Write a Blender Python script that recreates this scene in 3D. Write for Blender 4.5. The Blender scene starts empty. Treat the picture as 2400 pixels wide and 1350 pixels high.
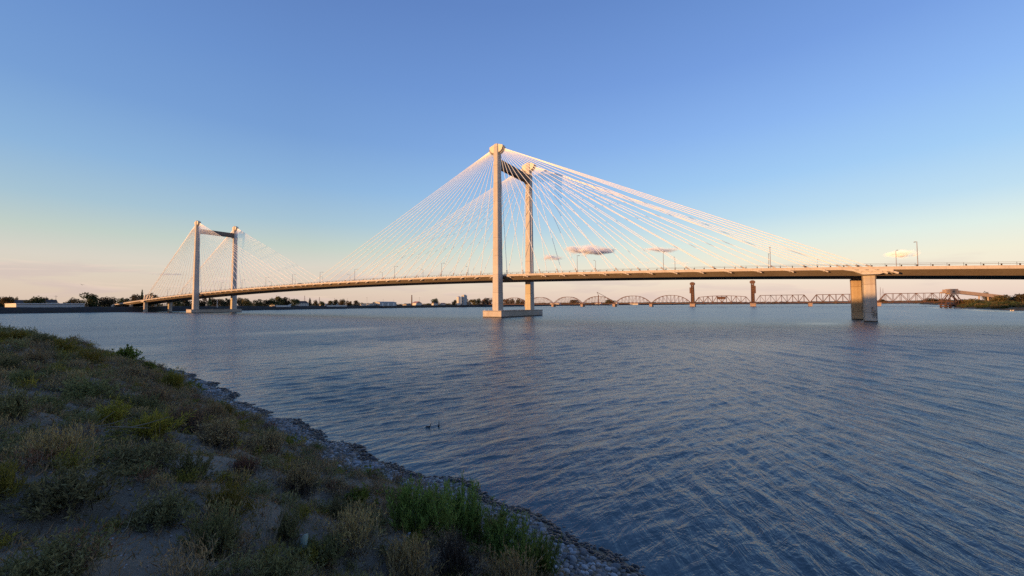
import bpy, bmesh, math, random
import numpy as np
from mathutils import Vector, Matrix, Quaternion
R_ = math.radians
scene = bpy.context.scene
COL = scene.collection
rng = np.random.default_rng(7)
random.seed(7)

# ------------------------------------------------------------------ camera
# World axes: X runs along the road bridge (to the right), Y points across the river, Z up, water at z = 0.
cam_d = bpy.data.cameras.new('camera')
cam = bpy.data.objects.new('camera', cam_d)
COL.objects.link(cam)
cam_d.sensor_width = 36.0
cam_d.lens = 14.308
cam_d.clip_start = 0.1
cam_d.clip_end = 30000.0
cam.matrix_world = (Matrix.Translation((98.68, -147.33, 5.33)) @ Matrix.Rotation(R_(31.81), 4, 'Z')
                    @ Matrix.Rotation(R_(90 + 2.36), 4, 'X') @ Matrix.Rotation(R_(-0.29), 4, 'Z'))
scene.camera = cam

# ------------------------------------------------------------------ sky and sun
SUN_EL, SUN_ROT = 2.6, 149.1
EXPOSURE = 0.6
SKY_K = 1.22 / 0.1 / 2 ** EXPOSURE      # display colour of the sky -> value fed to the background at strength 0.1
world = bpy.data.worlds.new('World')
scene.world = world
world.use_nodes = True
wt = world.node_tree
wt.nodes.clear()


def s2l(c):
    return tuple((x / 12.92 if x <= 0.04045 else ((x + 0.055) / 1.055) ** 2.4) for x in (v / 255.0 for v in c))


class NT:
    """thin helper for building node trees"""
    def __init__(self, tree):
        self.t = tree

    def n(self, typ, **kw):
        nd = self.t.nodes.new(typ)
        for k, v in kw.items():
            setattr(nd, k, v)
        return nd

    def put(self, sock, val):
        if hasattr(val, 'is_output') or isinstance(val, bpy.types.NodeSocket):
            self.t.links.new(val, sock)
        else:
            sock.default_value = val

    def math(self, op, a, b=None, c=None, clamp=False):
        nd = self.n('ShaderNodeMath', operation=op)
        nd.use_clamp = clamp
        self.put(nd.inputs[0], a)
        if b is not None:
            self.put(nd.inputs[1], b)
        if c is not None:
            self.put(nd.inputs[2], c)
        return nd.outputs[0]

    def ramp(self, fac, stops, interp='LINEAR'):
        nd = self.n('ShaderNodeValToRGB')
        cr = nd.color_ramp
        cr.interpolation = interp
        while len(cr.elements) < len(stops):
            cr.elements.new(0.5)
        for e, (p, c) in zip(cr.elements, stops):
            e.position = p
        for e, (p, c) in zip(cr.elements, stops):
            e.position = p
            e.color = (*c, 1.0) if len(c) == 3 else c
        self.put(nd.inputs[0], fac)
        return nd.outputs[0]

    def mix(self, fac, a, b, blend='MIX'):
        nd = self.n('ShaderNodeMix', data_type='RGBA', blend_type=blend)
        self.put(nd.inputs[0], fac)
        for s, v in ((nd.inputs[6], a), (nd.inputs[7], b)):
            if isinstance(v, (tuple, list)):
                v = (*v, 1.0) if len(v) == 3 else v
            self.put(s, v)
        return nd.outputs[2]

    def noise(self, vec, scale, detail=3.0, rough=0.5, dist=0.0):
        nd = self.n('ShaderNodeTexNoise')
        if vec is not None:
            self.put(nd.inputs['Vector'], vec)
        nd.inputs['Scale'].default_value = scale
        nd.inputs['Detail'].default_value = detail
        nd.inputs['Roughness'].default_value = rough
        nd.inputs['Distortion'].default_value = dist
        return nd.outputs[0]

    def mapping(self, vec, scale=(1, 1, 1), loc=(0, 0, 0), rot=(0, 0, 0)):
        nd = self.n('ShaderNodeMapping')
        self.put(nd.inputs[0], vec)
        nd.inputs['Location'].default_value = loc
        nd.inputs['Rotation'].default_value = rot
        nd.inputs['Scale'].default_value = scale
        return nd.outputs[0]


W = NT(wt)
tc = W.n('ShaderNodeTexCoord')
sep = W.n('ShaderNodeSeparateXYZ')
W.put(sep.inputs[0], tc.outputs['Generated'])
dx, dy, dz = sep.outputs
elev = W.math('MULTIPLY', W.math('ARCSINE', dz), 180.0 / math.pi)      # degrees above the horizon
azim = W.math('ARCTAN2', dx, dy)                                       # 0 along +Y, positive to +X
efac = W.math('DIVIDE', elev, 90.0, clamp=True)


def sky_stops(rows):
    return [(e / 90.0, tuple(v * SKY_K for v in s2l(c))) for e, c in rows]


east = W.ramp(efac, sky_stops([(0.0, (222, 196, 184)), (1.2, (228, 206, 192)), (3.0, (235, 221, 202)), (5.0, (232, 228, 208)),
                               (7.5, (214, 228, 222)), (10.5, (183, 213, 231)), (15, (156, 197, 236)), (21, (136, 177, 234)),
                               (28, (115, 154, 219)), (37, (98, 136, 200)), (55, (84, 120, 184)), (90, (80, 114, 176))]))
west = W.ramp(efac, sky_stops([(0.0, (206, 184, 168)), (1.2, (211, 191, 174)), (3.0, (211, 197, 182)), (5.0, (207, 201, 190)),
                               (7.5, (184, 197, 190)), (10.5, (158, 186, 202)), (15, (133, 171, 209)), (21, (112, 151, 203)),
                               (28, (100, 138, 196)), (37, (88, 122, 182)), (55, (82, 116, 178)), (90, (80, 114, 176))]))
# the sky pales towards +Y (away from the sun) and is deeper coloured along the bridge to the far shore
side = W.math('ADD', W.math('MULTIPLY', dx, 0.62), W.math('MULTIPLY', dy, 0.785))
side = W.math('MULTIPLY_ADD', side, 0.95, 0.12, clamp=True)
grad = W.mix(side, west, east)
# thin stratus near the horizon, mauve below and cream on its upper rims
cvec = W.n('ShaderNodeCombineXYZ')
W.put(cvec.inputs[0], W.math('MULTIPLY', azim, 5.0))
W.put(cvec.inputs[1], W.math('MULTIPLY', elev, 1.0))
n1 = W.noise(W.mapping(cvec.outputs[0], (1.0, 0.62, 1), (3.1, 0.9, 0)), 1.1, 6.0, 0.55, 0.45)
band = W.ramp(W.math('DIVIDE', elev, 8.0, clamp=True),
              [(0.0, (0.25,) * 3), (0.12, (0.75,) * 3), (0.34, (1.0,) * 3), (0.5, (0.8,) * 3), (0.66, (0.0,) * 3)])
band = W.math('MULTIPLY', band, W.math('MULTIPLY_ADD', side, -0.25, 0.85, clamp=True))
cm = W.math('MULTIPLY', W.ramp(n1, [(0.49, (0,) * 3), (0.64, (1,) * 3)], 'EASE'), band)
grad = W.mix(W.math('MULTIPLY', cm, 0.55), grad, tuple(v * SKY_K for v in s2l((196, 176, 178))))
n2 = W.noise(W.mapping(cvec.outputs[0], (1.0, 0.62, 1), (3.1, 1.06, 0)), 1.1, 6.0, 0.55, 0.45)
rim = W.math('MULTIPLY', W.ramp(W.math('SUBTRACT', n1, n2), [(0.03, (0,) * 3), (0.12, (1,) * 3)]), band)
grad = W.mix(W.math('MULTIPLY', rim, 0.35), grad, tuple(v * SKY_K for v in s2l((240, 214, 196))))
# towards the low sun, behind the viewer, the whole sky is brighter and warmer
sunny = W.math('ADD', W.math('MULTIPLY', dx, -0.514), W.math('MULTIPLY', dy, -0.857))
sunny = W.math('MULTIPLY_ADD', sunny, 1.0 / 0.42, -0.58 / 0.42, clamp=True)
sunny = W.math('MULTIPLY', sunny, sunny)
warm = W.ramp(efac, [(0.0, (4.6, 2.7, 1.2)), (0.12, (3.6, 2.4, 1.45)), (0.35, (2.4, 2.0, 1.6)), (0.8, (1.3, 1.3, 1.3))])
grad = W.mix(sunny, grad, W.mix(1.0, grad, warm, 'MULTIPLY'))
# below the horizon the world is only ever seen past the edge of the land: keep the horizon colour, dimmed
sky_tex = W.n('ShaderNodeTexSky', sky_type='NISHITA')
sky_tex.sun_disc = False
sky_tex.sun_elevation = R_(SUN_EL)
sky_tex.sun_rotation = R_(SUN_ROT)
sky_tex.air_density = 1.0
sky_tex.dust_density = 1.0
sky_tex.ozone_density = 1.5
full = W.mix(0.88, sky_tex.outputs[0], grad)
bg = W.n('ShaderNodeBackground')
W.put(bg.inputs[0], full)
bg.inputs[1].default_value = 0.1
wo = W.n('ShaderNodeOutputWorld')
W.put(wo.inputs[0], bg.outputs[0])

sun_d = bpy.data.lights.new('sun', 'SUN')
sun_d.energy = 4.5
sun_d.color = (1.0, 0.50, 0.17)
sun_d.angle = R_(0.53)
sun = bpy.data.objects.new('sun', sun_d)
COL.objects.link(sun)
sa = R_(SUN_ROT)
to_sun = Vector((-math.sin(sa) * math.cos(R_(SUN_EL)), math.cos(sa) * math.cos(R_(SUN_EL)), math.sin(R_(SUN_EL))))
sun.rotation_mode = 'QUATERNION'
sun.rotation_quaternion = to_sun.to_track_quat('Z', 'Y')
sun.location = (-200, -250, 60)

scene.view_settings.view_transform = 'Standard'
scene.view_settings.look = 'None'
scene.view_settings.gamma = 1.0
scene.view_settings.exposure = EXPOSURE
scene.view_settings.use_curve_mapping = False
scene.render.engine = 'CYCLES'
scene.cycles.use_denoising = False
scene.cycles.max_bounces = 26
scene.cycles.diffuse_bounces = 3
scene.cycles.glossy_bounces = 3
scene.cycles.volume_bounces = 24
scene.cycles.transparent_max_bounces = 16

# ------------------------------------------------------------------ materials
MATS = {}


def new_mat(name):
    m = bpy.data.materials.new(name)
    m.use_nodes = True
    m.node_tree.nodes.clear()
    MATS[name] = m
    return m, NT(m.node_tree)


def finish(T, shader, disp=None):
    o = T.n('ShaderNodeOutputMaterial')
    T.put(o.inputs[0], shader)


def bsdf(T, color, rough=0.7, normal=None, spec=0.3, metal=0.0):
    b = T.n('ShaderNodeBsdfPrincipled')
    if isinstance(color, (tuple, list)):
        color = (*color, 1.0) if len(color) == 3 else color
    T.put(b.inputs['Base Color'], color)
    T.put(b.inputs['Roughness'], rough)
    b.inputs['Specular IOR Level'].default_value = spec
    b.inputs['Metallic'].default_value = metal
    if normal is not None:
        T.put(b.inputs['Normal'], normal)
    return b.outputs[0]


def bump(T, height, strength=0.3, dist=0.05):
    b = T.n('ShaderNodeBump')
    b.inputs['Strength'].default_value = strength
    b.inputs['Distance'].default_value = dist
    T.put(b.inputs['Height'], height)
    return b.outputs[0]


def mat_concrete(name, c0, c1, stain, streak=0.5, scale=0.25, tide=False, lifts=True):
    m, T = new_mat(name)
    g = T.n('ShaderNodeTexCoord').outputs['Object']
    a = T.noise(g, scale, 5, 0.6)
    col = T.mix(T.ramp(a, [(0.32, (0,) * 3), (0.68, (1,) * 3)]), c0, c1)
    st = T.noise(T.mapping(g, (2.2, 2.2, 0.10)), 0.8, 5, 0.65)          # vertical run-off streaks
    col = T.mix(T.math('MULTIPLY', T.ramp(st, [(0.5, (0,) * 3), (0.72, (1,) * 3)]), streak), col, stain)
    sp = T.n('ShaderNodeSeparateXYZ')
    T.put(sp.inputs[0], g)
    lift = T.math('FLOOR', T.math('DIVIDE', T.math('SUBTRACT', sp.outputs[2], 2.6), 4.0))
    wn = T.n('ShaderNodeTexWhiteNoise', noise_dimensions='1D')
    T.put(wn.inputs['W'], lift)
    col = T.mix(T.math('MULTIPLY', wn.outputs['Value'], 0.26), col, stain)
    edge = T.math('ABSOLUTE', T.math('SUBTRACT', T.math('FRACT', T.math('DIVIDE', T.math('SUBTRACT', sp.outputs[2], 2.6), 8.0)), 0.5))
    col = T.mix(T.math('MULTIPLY', T.ramp(edge, [(0.484, (0,) * 3), (0.494, (1,) * 3)]), 0.55 if lifts else 0.0), col, tuple(v * 0.7 for v in stain))
    fine = T.noise(g, 3.0, 4, 0.7)
    col = T.mix(T.math('MULTIPLY', fine, 0.25), col, tuple(v * 0.6 for v in stain))
    if tide:
        z = T.n('ShaderNodeSeparateXYZ')
        T.put(z.inputs[0], T.n('ShaderNodeNewGeometry').outputs['Position'])
        zz = T.math('ADD', z.outputs[2], T.math('MULTIPLY', T.math('SUBTRACT', st, 0.5), 0.6))
        wet = T.ramp(T.math('DIVIDE', zz, 2.0, clamp=True), [(0.0, (1,) * 3), (0.12, (0.9,) * 3), (0.2, (0,) * 3)])
        col = T.mix(wet, col, (0.035, 0.030, 0.026))
    finish(T, bsdf(T, col, 0.85, bump(T, fine, 0.25, 0.03)))
    return m


def mat_plain(name, c, rough=0.6, var=0.25, scale=0.6, metal=0.0, spec=0.3, rust=None):
    m, T = new_mat(name)
    g = T.n('ShaderNodeTexCoord').outputs['Object']
    a = T.noise(g, scale, 4, 0.6)
    col = T.mix(T.ramp(a, [(0.3, (0,) * 3), (0.7, (1,) * 3)]), tuple(v * (1 - var) for v in c), tuple(min(1, v * (1 + var)) for v in c))
    if rust:
        b = T.noise(g, scale * 3.1, 5, 0.7)
        col = T.mix(T.ramp(b, [(0.5, (0,) * 3), (0.66, (1,) * 3)]), col, rust)
    finish(T, bsdf(T, col, rough, None, spec, metal))
    return m


def mat_leaf(name, c, var=0.45, trans=0.3, tint=None):
    m, T = new_mat(name)
    isl = T.n('ShaderNodeNewGeometry').outputs['Random Per Island']
    oi = T.n('ShaderNodeObjectInfo').outputs['Random']
    g = T.n('ShaderNodeNewGeometry').outputs['Position']
    pos = T.noise(g, 0.9, 2, 0.5)
    lo = tuple(v * (1 - var) for v in c)
    hi = tuple(v * (1 + var) for v in c)
    col = T.mix(isl, lo, hi)
    if tint:
        col = T.mix(T.math('MULTIPLY', T.ramp(pos, [(0.42, (0,) * 3), (0.62, (1,) * 3)]), 0.7), col, tint)
    k = T.math('MULTIPLY_ADD', oi, 0.5, 0.75)
    hsv = T.n('ShaderNodeHueSaturation')
    T.put(hsv.inputs['Value'], k)
    T.put(hsv.inputs['Hue'], T.math('MULTIPLY_ADD', oi, 0.03, 0.485))
    T.put(hsv.inputs['Color'], col)
    d = T.n('ShaderNodeBsdfDiffuse')
    T.put(d.inputs[0], hsv.outputs[0])
    t = T.n('ShaderNodeBsdfTranslucent')
    T.put(t.inputs[0], hsv.outputs[0])
    mx = T.n('ShaderNodeMixShader')
    mx.inputs[0].default_value = trans
    T.put(mx.inputs[1], d.outputs[0])
    T.put(mx.inputs[2], t.outputs[0])
    finish(T, mx.outputs[0])
    return m


M_tower = mat_concrete('tower_concrete', (0.49, 0.465, 0.43), (0.56, 0.535, 0.495), (0.34, 0.30, 0.26), 0.45)
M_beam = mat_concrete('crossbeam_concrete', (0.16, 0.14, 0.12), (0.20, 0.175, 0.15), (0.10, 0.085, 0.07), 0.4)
M_base = mat_concrete('pier_concrete', (0.42, 0.39, 0.35), (0.52, 0.49, 0.45), (0.28, 0.20, 0.145), 0.55, 0.35, True)
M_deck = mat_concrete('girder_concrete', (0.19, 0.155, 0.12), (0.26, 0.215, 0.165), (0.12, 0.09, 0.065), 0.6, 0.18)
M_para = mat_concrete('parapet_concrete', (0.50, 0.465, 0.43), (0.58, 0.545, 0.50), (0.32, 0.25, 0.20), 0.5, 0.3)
M_column = mat_concrete('browned_concrete', (0.40, 0.315, 0.235), (0.48, 0.385, 0.29), (0.26, 0.18, 0.12), 0.55, 0.35, True)
M_road = mat_plain('asphalt', (0.06, 0.06, 0.06), 0.9)
M_cable = mat_plain('cable_tape', (0.84, 0.87, 0.90), 0.5, 0.05)
M_head = mat_plain('anchor_head_paint', (0.66, 0.60, 0.46), 0.5, 0.08, 0.4)
M_dark = mat_plain('dark_steel', (0.035, 0.033, 0.032), 0.6)
M_rail = mat_plain('rail_steel', (0.20, 0.20, 0.19), 0.5, 0.2)
M_lamp = mat_plain('lamp_steel', (0.33, 0.32, 0.31), 0.5, 0.1)
M_rust = mat_plain('rusted_truss_steel', (0.105, 0.058, 0.045), 0.75, 0.3, 0.3, rust=(0.14, 0.07, 0.04))
M_pierb = mat_concrete('rail_pier_concrete', (0.34, 0.25, 0.20), (0.42, 0.32, 0.26), (0.2, 0.12, 0.09), 0.6, 0.4, True)
M_tan = mat_plain('tan_sheet_metal', (0.36, 0.27, 0.21), 0.6, 0.12, 0.4)
M_white = mat_plain('white_wall_paint', (0.55, 0.52, 0.47), 0.7, 0.06)
M_grey = mat_plain('grey_sheet_metal', (0.36, 0.37, 0.37), 0.6, 0.1)
M_roofw = mat_plain('pale_roof_metal', (0.70, 0.70, 0.70), 0.5, 0.05)
M_roofd = mat_plain('dark_shingle_roof', (0.075, 0.058, 0.05), 0.9)
M_roofp = mat_plain('pink_tile_roof', (0.40, 0.23, 0.19), 0.85)
M_glass = mat_plain('dark_window_glass', (0.03, 0.035, 0.04), 0.12, 0.1, 1.0, 0.0, 0.5)
M_wood = mat_plain('weathered_pole_wood', (0.13, 0.10, 0.08), 0.9)
M_bark = mat_plain('bark', (0.075, 0.058, 0.045), 0.9)
M_bird = mat_plain('black_feathers', (0.018, 0.018, 0.02), 0.6)
M_gull = mat_plain('white_feathers', (0.75, 0.74, 0.72), 0.7)
M_stick = mat_plain('bleached_stem', (0.24, 0.195, 0.13), 0.8, 0.25, 4.0)
M_tube = mat_plain('chalky_green_plastic', (0.36, 0.43, 0.36), 0.7, 0.35, 9.0)
M_paint = mat_plain('black_spray_paint', (0.02, 0.02, 0.025), 0.7)
M_car = mat_plain('dark_car_paint', (0.05, 0.035, 0.035), 0.3, 0.05, 1, 0, 0.5)

M_tree = [mat_leaf('tree_leaves_dark', (0.092, 0.084, 0.050), 0.5, 0.25, (0.115, 0.090, 0.050)),
          mat_leaf('tree_leaves_olive', (0.150, 0.128, 0.056), 0.5, 0.25, (0.160, 0.118, 0.050)),
          mat_leaf('tree_leaves_green', (0.066, 0.094, 0.044), 0.5, 0.25, (0.094, 0.100, 0.044))]
ML = {'sage': mat_leaf('sage_leaves', (0.213, 0.183, 0.079), 0.5, 0.25, (0.174, 0.166, 0.061)),
      'rabbit': mat_leaf('yellow_shrub_leaves', (0.281, 0.211, 0.035), 0.45, 0.3, (0.195, 0.163, 0.037)),
      'brown': mat_leaf('dry_brown_twigs', (0.306, 0.190, 0.093), 0.5, 0.15),
      'red': mat_leaf('red_brown_twigs', (0.204, 0.090, 0.053), 0.4, 0.1),
      'leafy': mat_leaf('bush_leaves', (0.137, 0.162, 0.032), 0.5, 0.3, (0.177, 0.167, 0.027)),
      'willow': mat_leaf('willow_leaves', (0.171, 0.227, 0.051), 0.5, 0.35, (0.228, 0.234, 0.056)),
      'straw': mat_leaf('bleached_grass', (0.396, 0.253, 0.105), 0.4, 0.2),
      'tumble': mat_leaf('dead_tumbleweed_twigs', (0.066, 0.048, 0.034), 0.4, 0.1)}

# soil, bank, land
m, T = new_mat('bank_soil')
g = T.n('ShaderNodeNewGeometry').outputs['Position']
a = T.noise(g, 0.55, 6, 0.6)
b = T.noise(g, 6.0, 5, 0.65)
c = T.noise(g, 38.0, 3, 0.7)
col = T.mix(T.ramp(a, [(0.36, (0,) * 3), (0.62, (1,) * 3)]), (0.150, 0.118, 0.080), (0.265, 0.212, 0.150))
col = T.mix(T.math('MULTIPLY', T.ramp(b, [(0.44, (0,) * 3), (0.66, (1,) * 3)]), 0.55), col, (0.13, 0.10, 0.07))
col = T.mix(T.math('MULTIPLY', T.ramp(c, [(0.56, (0,) * 3), (0.70, (1,) * 3)]), 0.5), col, (0.34, 0.31, 0.28))
h = T.math('ADD', T.math('MULTIPLY', b, 0.7), T.math('MULTIPLY', c, 0.35))
finish(T, bsdf(T, col, 0.95, bump(T, h, 0.8, 0.06), 0.1))
M_soil = m

m, T = new_mat('far_land')
g = T.n('ShaderNodeNewGeometry').outputs['Position']
a = T.noise(g, 0.03, 6, 0.6)
b = T.noise(T.mapping(g, (1, 1, 3.0)), 0.55, 5, 0.7)
col = T.mix(T.ramp(a, [(0.38, (0,) * 3), (0.62, (1,) * 3)]), (0.085, 0.078, 0.045), (0.155, 0.125, 0.085))
col = T.mix(T.math('MULTIPLY', b, 0.5), col, (0.04, 0.038, 0.028))
finish(T, bsdf(T, col, 0.95, bump(T, b, 0.8, 0.6), 0.1))
M_land = m

m, T = new_mat('riprap_rock')
g = T.n('ShaderNodeNewGeometry').outputs['Position']
v = T.n('ShaderNodeTexVoronoi')
T.put(v.inputs['Vector'], g)
v.inputs['Scale'].default_value = 0.9
b = T.noise(g, 0.35, 5, 0.7)
col = T.mix(v.outputs['Color'], (0.030, 0.027, 0.026), (0.065, 0.058, 0.052))
col = T.mix(T.ramp(b, [(0.52, (0,) * 3), (0.66, (1,) * 3)]), col, (0.055, 0.052, 0.026))
finish(T, bsdf(T, col, 0.95, bump(T, v.outputs['Distance'], 1.0, 0.5), 0.1))
M_riprap = m

# stones: dry grey ones and wet dark ones, each with its own shade
for nm, c0, c1, rgh in (('dry_stone', (0.12, 0.116, 0.112), (0.46, 0.445, 0.43), 0.85), ('wet_stone', (0.020, 0.019, 0.020), (0.070, 0.062, 0.058), 0.35)):
    m, T = new_mat(nm)
    oi = T.n('ShaderNodeObjectInfo').outputs['Random']
    isl = T.n('ShaderNodeNewGeometry').outputs['Random Per Island']
    r1 = T.math('FRACT', T.math('ADD', T.math('MULTIPLY', oi, 7.31), isl))
    g = T.n('ShaderNodeNewGeometry').outputs['Position']
    f = T.noise(g, 22.0, 5, 0.65)
    col = T.mix(T.math('POWER', r1, 1.9), c0, c1)
    col = T.mix(T.math('MULTIPLY', f, 0.4), col, tuple(v * 0.7 for v in c0))
    warm = T.math('FRACT', T.math('MULTIPLY', r1, 13.7))
    col = T.mix(T.math('MULTIPLY', T.ramp(warm, [(0.72, (0,) * 3), (0.95, (1,) * 3)]), 0.5), col, (c1[0] * 0.85, c1[1] * 0.62, c1[2] * 0.48))
    finish(T, bsdf(T, col, rgh, bump(T, f, 0.3, 0.01), 0.35))
M_dry, M_wet = MATS['dry_stone'], MATS['wet_stone']

# water
m, T = new_mat('river_water')
g = T.n('ShaderNodeNewGeometry').outputs['Position']
at = T.n('ShaderNodeAttribute', attribute_name='gust')
rs_ = T.n('ShaderNodeAttribute', attribute_name='heading').outputs['Fac']
w1 = T.noise(T.mapping(T.mapping(g, rot=(0, 0, R_(22))), (1.0, 0.34, 1)), 2.4, 4, 0.62, 0.7)
w2 = T.noise(T.mapping(T.mapping(g, rot=(0, 0, R_(-26))), (1.0, 0.34, 1)), 2.7, 4, 0.62, 0.7)
w3 = T.noise(T.mapping(T.mapping(g, rot=(0, 0, R_(4))), (1.0, 0.4, 1)), 0.9, 3, 0.55, 0.5)
hh = T.math('ADD', T.math('ADD', T.math('MULTIPLY', w1, T.math('MULTIPLY_ADD', rs_, -0.75, 1.0)), T.math('MULTIPLY', w2, T.math('MULTIPLY_ADD', rs_, 0.75, 0.25))), T.math('MULTIPLY', w3, 0.6))
bp = T.n('ShaderNodeBump')
T.put(bp.inputs['Strength'], T.math('MULTIPLY', at.outputs['Fac'], 0.58))
bp.inputs['Distance'].default_value = 0.20
T.put(bp.inputs['Height'], hh)
b = T.n('ShaderNodeBsdfPrincipled')
b.inputs['Base Color'].default_value = (0.054, 0.086, 0.092, 1)
ar = T.n('ShaderNodeAttribute', attribute_name='unresolved')
T.put(b.inputs['Roughness'], ar.outputs['Fac'])
b.inputs['IOR'].default_value = 1.34
b.inputs['Specular IOR Level'].default_value = 0.6
T.put(b.inputs['Normal'], bp.outputs[0])
finish(T, b.outputs[0])
M_water = m


# ------------------------------------------------------------------ mesh helpers
def raw_mesh(name, V, quads=None, tris=None, mats=(), smooth=False, midx=None):
    me = bpy.data.meshes.new(name)
    V = np.asarray(V, np.float32).reshape(-1, 3)
    q = np.asarray(quads if quads is not None else [], np.int32).reshape(-1, 4)
    t = np.asarray(tris if tris is not None else [], np.int32).reshape(-1, 3)
    me.vertices.add(len(V))
    me.vertices.foreach_set('co', V.ravel())
    nl = q.size + t.size
    me.loops.add(nl)
    me.loops.foreach_set('vertex_index', np.concatenate([q.ravel(), t.ravel()]).astype(np.int32))
    np_ = len(q) + len(t)
    me.polygons.add(np_)
    st = np.concatenate([np.arange(len(q)) * 4, q.size + np.arange(len(t)) * 3]).astype(np.int32)
    me.polygons.foreach_set('loop_start', st)
    try:
        me.polygons.foreach_set('loop_total', np.concatenate([np.full(len(q), 4), np.full(len(t), 3)]).astype(np.int32))
    except Exception:
        pass
    for mm in mats:
        me.materials.append(mm)
    if midx is not None:
        me.polygons.foreach_set('material_index', np.asarray(midx, np.int32))
    me.update(calc_edges=True)
    me.polygons.foreach_set('use_smooth', np.full(np_, bool(smooth)))
    me.validate()
    return me


class MB:
    """collects polygons of one mesh"""
    def __init__(self):
        self.v, self.f = [], []

    def add(self, vs, fs):
        o = len(self.v)
        self.v += [tuple(p) for p in vs]
        self.f += [tuple(i + o for i in f) for f in fs]
        return self

    def box(self, x0, x1, y0, y1, z0, z1):
        return self.add([(x0, y0, z0), (x1, y0, z0), (x1, y1, z0), (x0, y1, z0), (x0, y0, z1), (x1, y0, z1), (x1, y1, z1), (x0, y1, z1)],
                        [(3, 2, 1, 0), (4, 5, 6, 7), (0, 1, 5, 4), (1, 2, 6, 5), (2, 3, 7, 6), (3, 0, 4, 7)])

    def rings(self, rings, cap=True):
        n = len(rings[0])
        o = len(self.v)
        for r in rings:
            self.v += [tuple(p) for p in r]
        for k in range(len(rings) - 1):
            for i in range(n):
                j = (i + 1) % n
                self.f.append((o + k * n + i, o + k * n + j, o + (k + 1) * n + j, o + (k + 1) * n + i))
        if cap:
            self.f.append(tuple(o + i for i in reversed(range(n))))
            self.f.append(tuple(o + (len(rings) - 1) * n + i for i in range(n)))
        return self

    def tube(self, pts, rads, n=6, cap=True):
        pts = [Vector(p) for p in pts]
        rr = []
        for i, p in enumerate(pts):
            d = (pts[min(i + 1, len(pts) - 1)] - pts[max(i - 1, 0)]).normalized()
            a = d.orthogonal().normalized() if abs(d.z) > 0.98 else d.cross(Vector((0, 0, 1))).normalized()
            b = d.cross(a)
            r = rads[i] if isinstance(rads, (list, tuple)) else rads
            rr.append([p + (a * math.cos(2 * math.pi * k / n) + b * math.sin(2 * math.pi * k / n)) * r for k in range(n)])
        return self.rings(rr, cap)

    def beam(self, p, q, w, h):
        """rectangular bar from p to q, w across and h deep"""
        p, q = Vector(p), Vector(q)
        d = (q - p).normalized()
        a = d.orthogonal().normalized() if abs(d.z) > 0.98 else d.cross(Vector((0, 0, 1))).normalized()
        b = a.cross(d)
        c = [a * w / 2 * sx + b * h / 2 * sy for sx, sy in ((-1, -1), (1, -1), (1, 1), (-1, 1))]
        return self.rings([[p + k for k in c], [q + k for k in c]])

    def prism(self, poly, y0, y1):
        """polygon in x-z extruded along y"""
        return self.rings([[(x, y0, z) for x, z in poly], [(x, y1, z) for x, z in poly]])

    def mesh(self, name, mats, smooth=False, recalc=True):
        me = bpy.data.meshes.new(name)
        me.from_pydata(self.v, [], self.f)
        for mm in (mats if isinstance(mats, (list, tuple)) else [mats]):
            me.materials.append(mm)
        if recalc:
            bm = bmesh.new()
            bm.from_mesh(me)
            bmesh.ops.recalc_face_normals(bm, faces=bm.faces)
            bm.to_mesh(me)
            bm.free()
        if smooth:
            me.polygons.foreach_set('use_smooth', [True] * len(me.polygons))
        me.update()
        return me


def link(name, data, parent=None, loc=None, rot=None, scale=None, label=None, cat=None, group=None, kind=None):
    o = bpy.data.objects.new(name, data)
    COL.objects.link(o)
    if loc is not None:
        o.location = loc
    if rot is not None:
        o.rotation_euler = rot
    if scale is not None:
        o.scale = scale
    if parent is not None:
        o.parent = parent
    if label:
        o['label'] = label
    if cat:
        o['category'] = cat
    if group:
        o['group'] = group
    if kind:
        o['kind'] = kind
    return o


def thing(name, label, cat, loc=(0, 0, 0), rot=None, scale=None, group=None):
    return link(name, None, None, loc, rot, scale, label, cat, group)


# ------------------------------------------------------------------ terrain
SX=[-400,-120,-20,0,20,40,50,59,65,73,81,86,89.4,93.4,96.3,100,110,130,160,200]
SY=[-150,-150,-149,-144.5,-139.5,-135.6,-134.0,-133.2,-134.0,-135.6,-136.8,-137.3,-137.6,-138.1,-139.1,-139.9,-139.4,-135,-110,-20]
PD=[-200,-30,-5,0,1.5,2.4,4,6,8.4,12,20,35,50,80,300]
PZ=[-7,-6,-1.5,0,.40,.70,1.50,2.42,3.35,4.1,4.9,12.5,20.5,22,22]
def ground(X,Y):
    X=np.asarray(X,float);Y=np.asarray(Y,float)
    d=np.interp(X,SX,SY)-Y
    d=d+0.35*np.sin(X*.9+1)*np.sin(X*.37)+.15*np.sin(X*2.3)
    z=np.interp(d,PD,PZ)
    shade_hill=.83*np.clip((X+112)/50,0,1)*(1-.55*np.clip((X-15)/32,0,1))  # unseen rise behind the viewer, shaped to shade the bank and pier foot
    z=np.where(z>4.6,4.6+(z-4.6)*shade_hill,z)
    s=np.clip((d-2.2)/2.5,0,1)
    n=.16*np.sin(X*1.1+.6*Y)*np.sin(Y*1.3-X*.4)+.10*np.sin(X*2.3-Y*1.7+1)+.05*np.sin(X*4.9+Y*3.7)*np.sin(Y*5.3-1)
    b=.12*np.exp(-((X-62)/14.)**2)*np.clip((d-3)/3,0,1)
    return z+s*(n+b), d



def grid_faces(nr, nc):
    i = np.arange(nr - 1)[:, None] * nc + np.arange(nc - 1)[None, :]
    i = i.ravel()
    return np.stack([i, i + 1, i + nc + 1, i + nc], 1)


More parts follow.
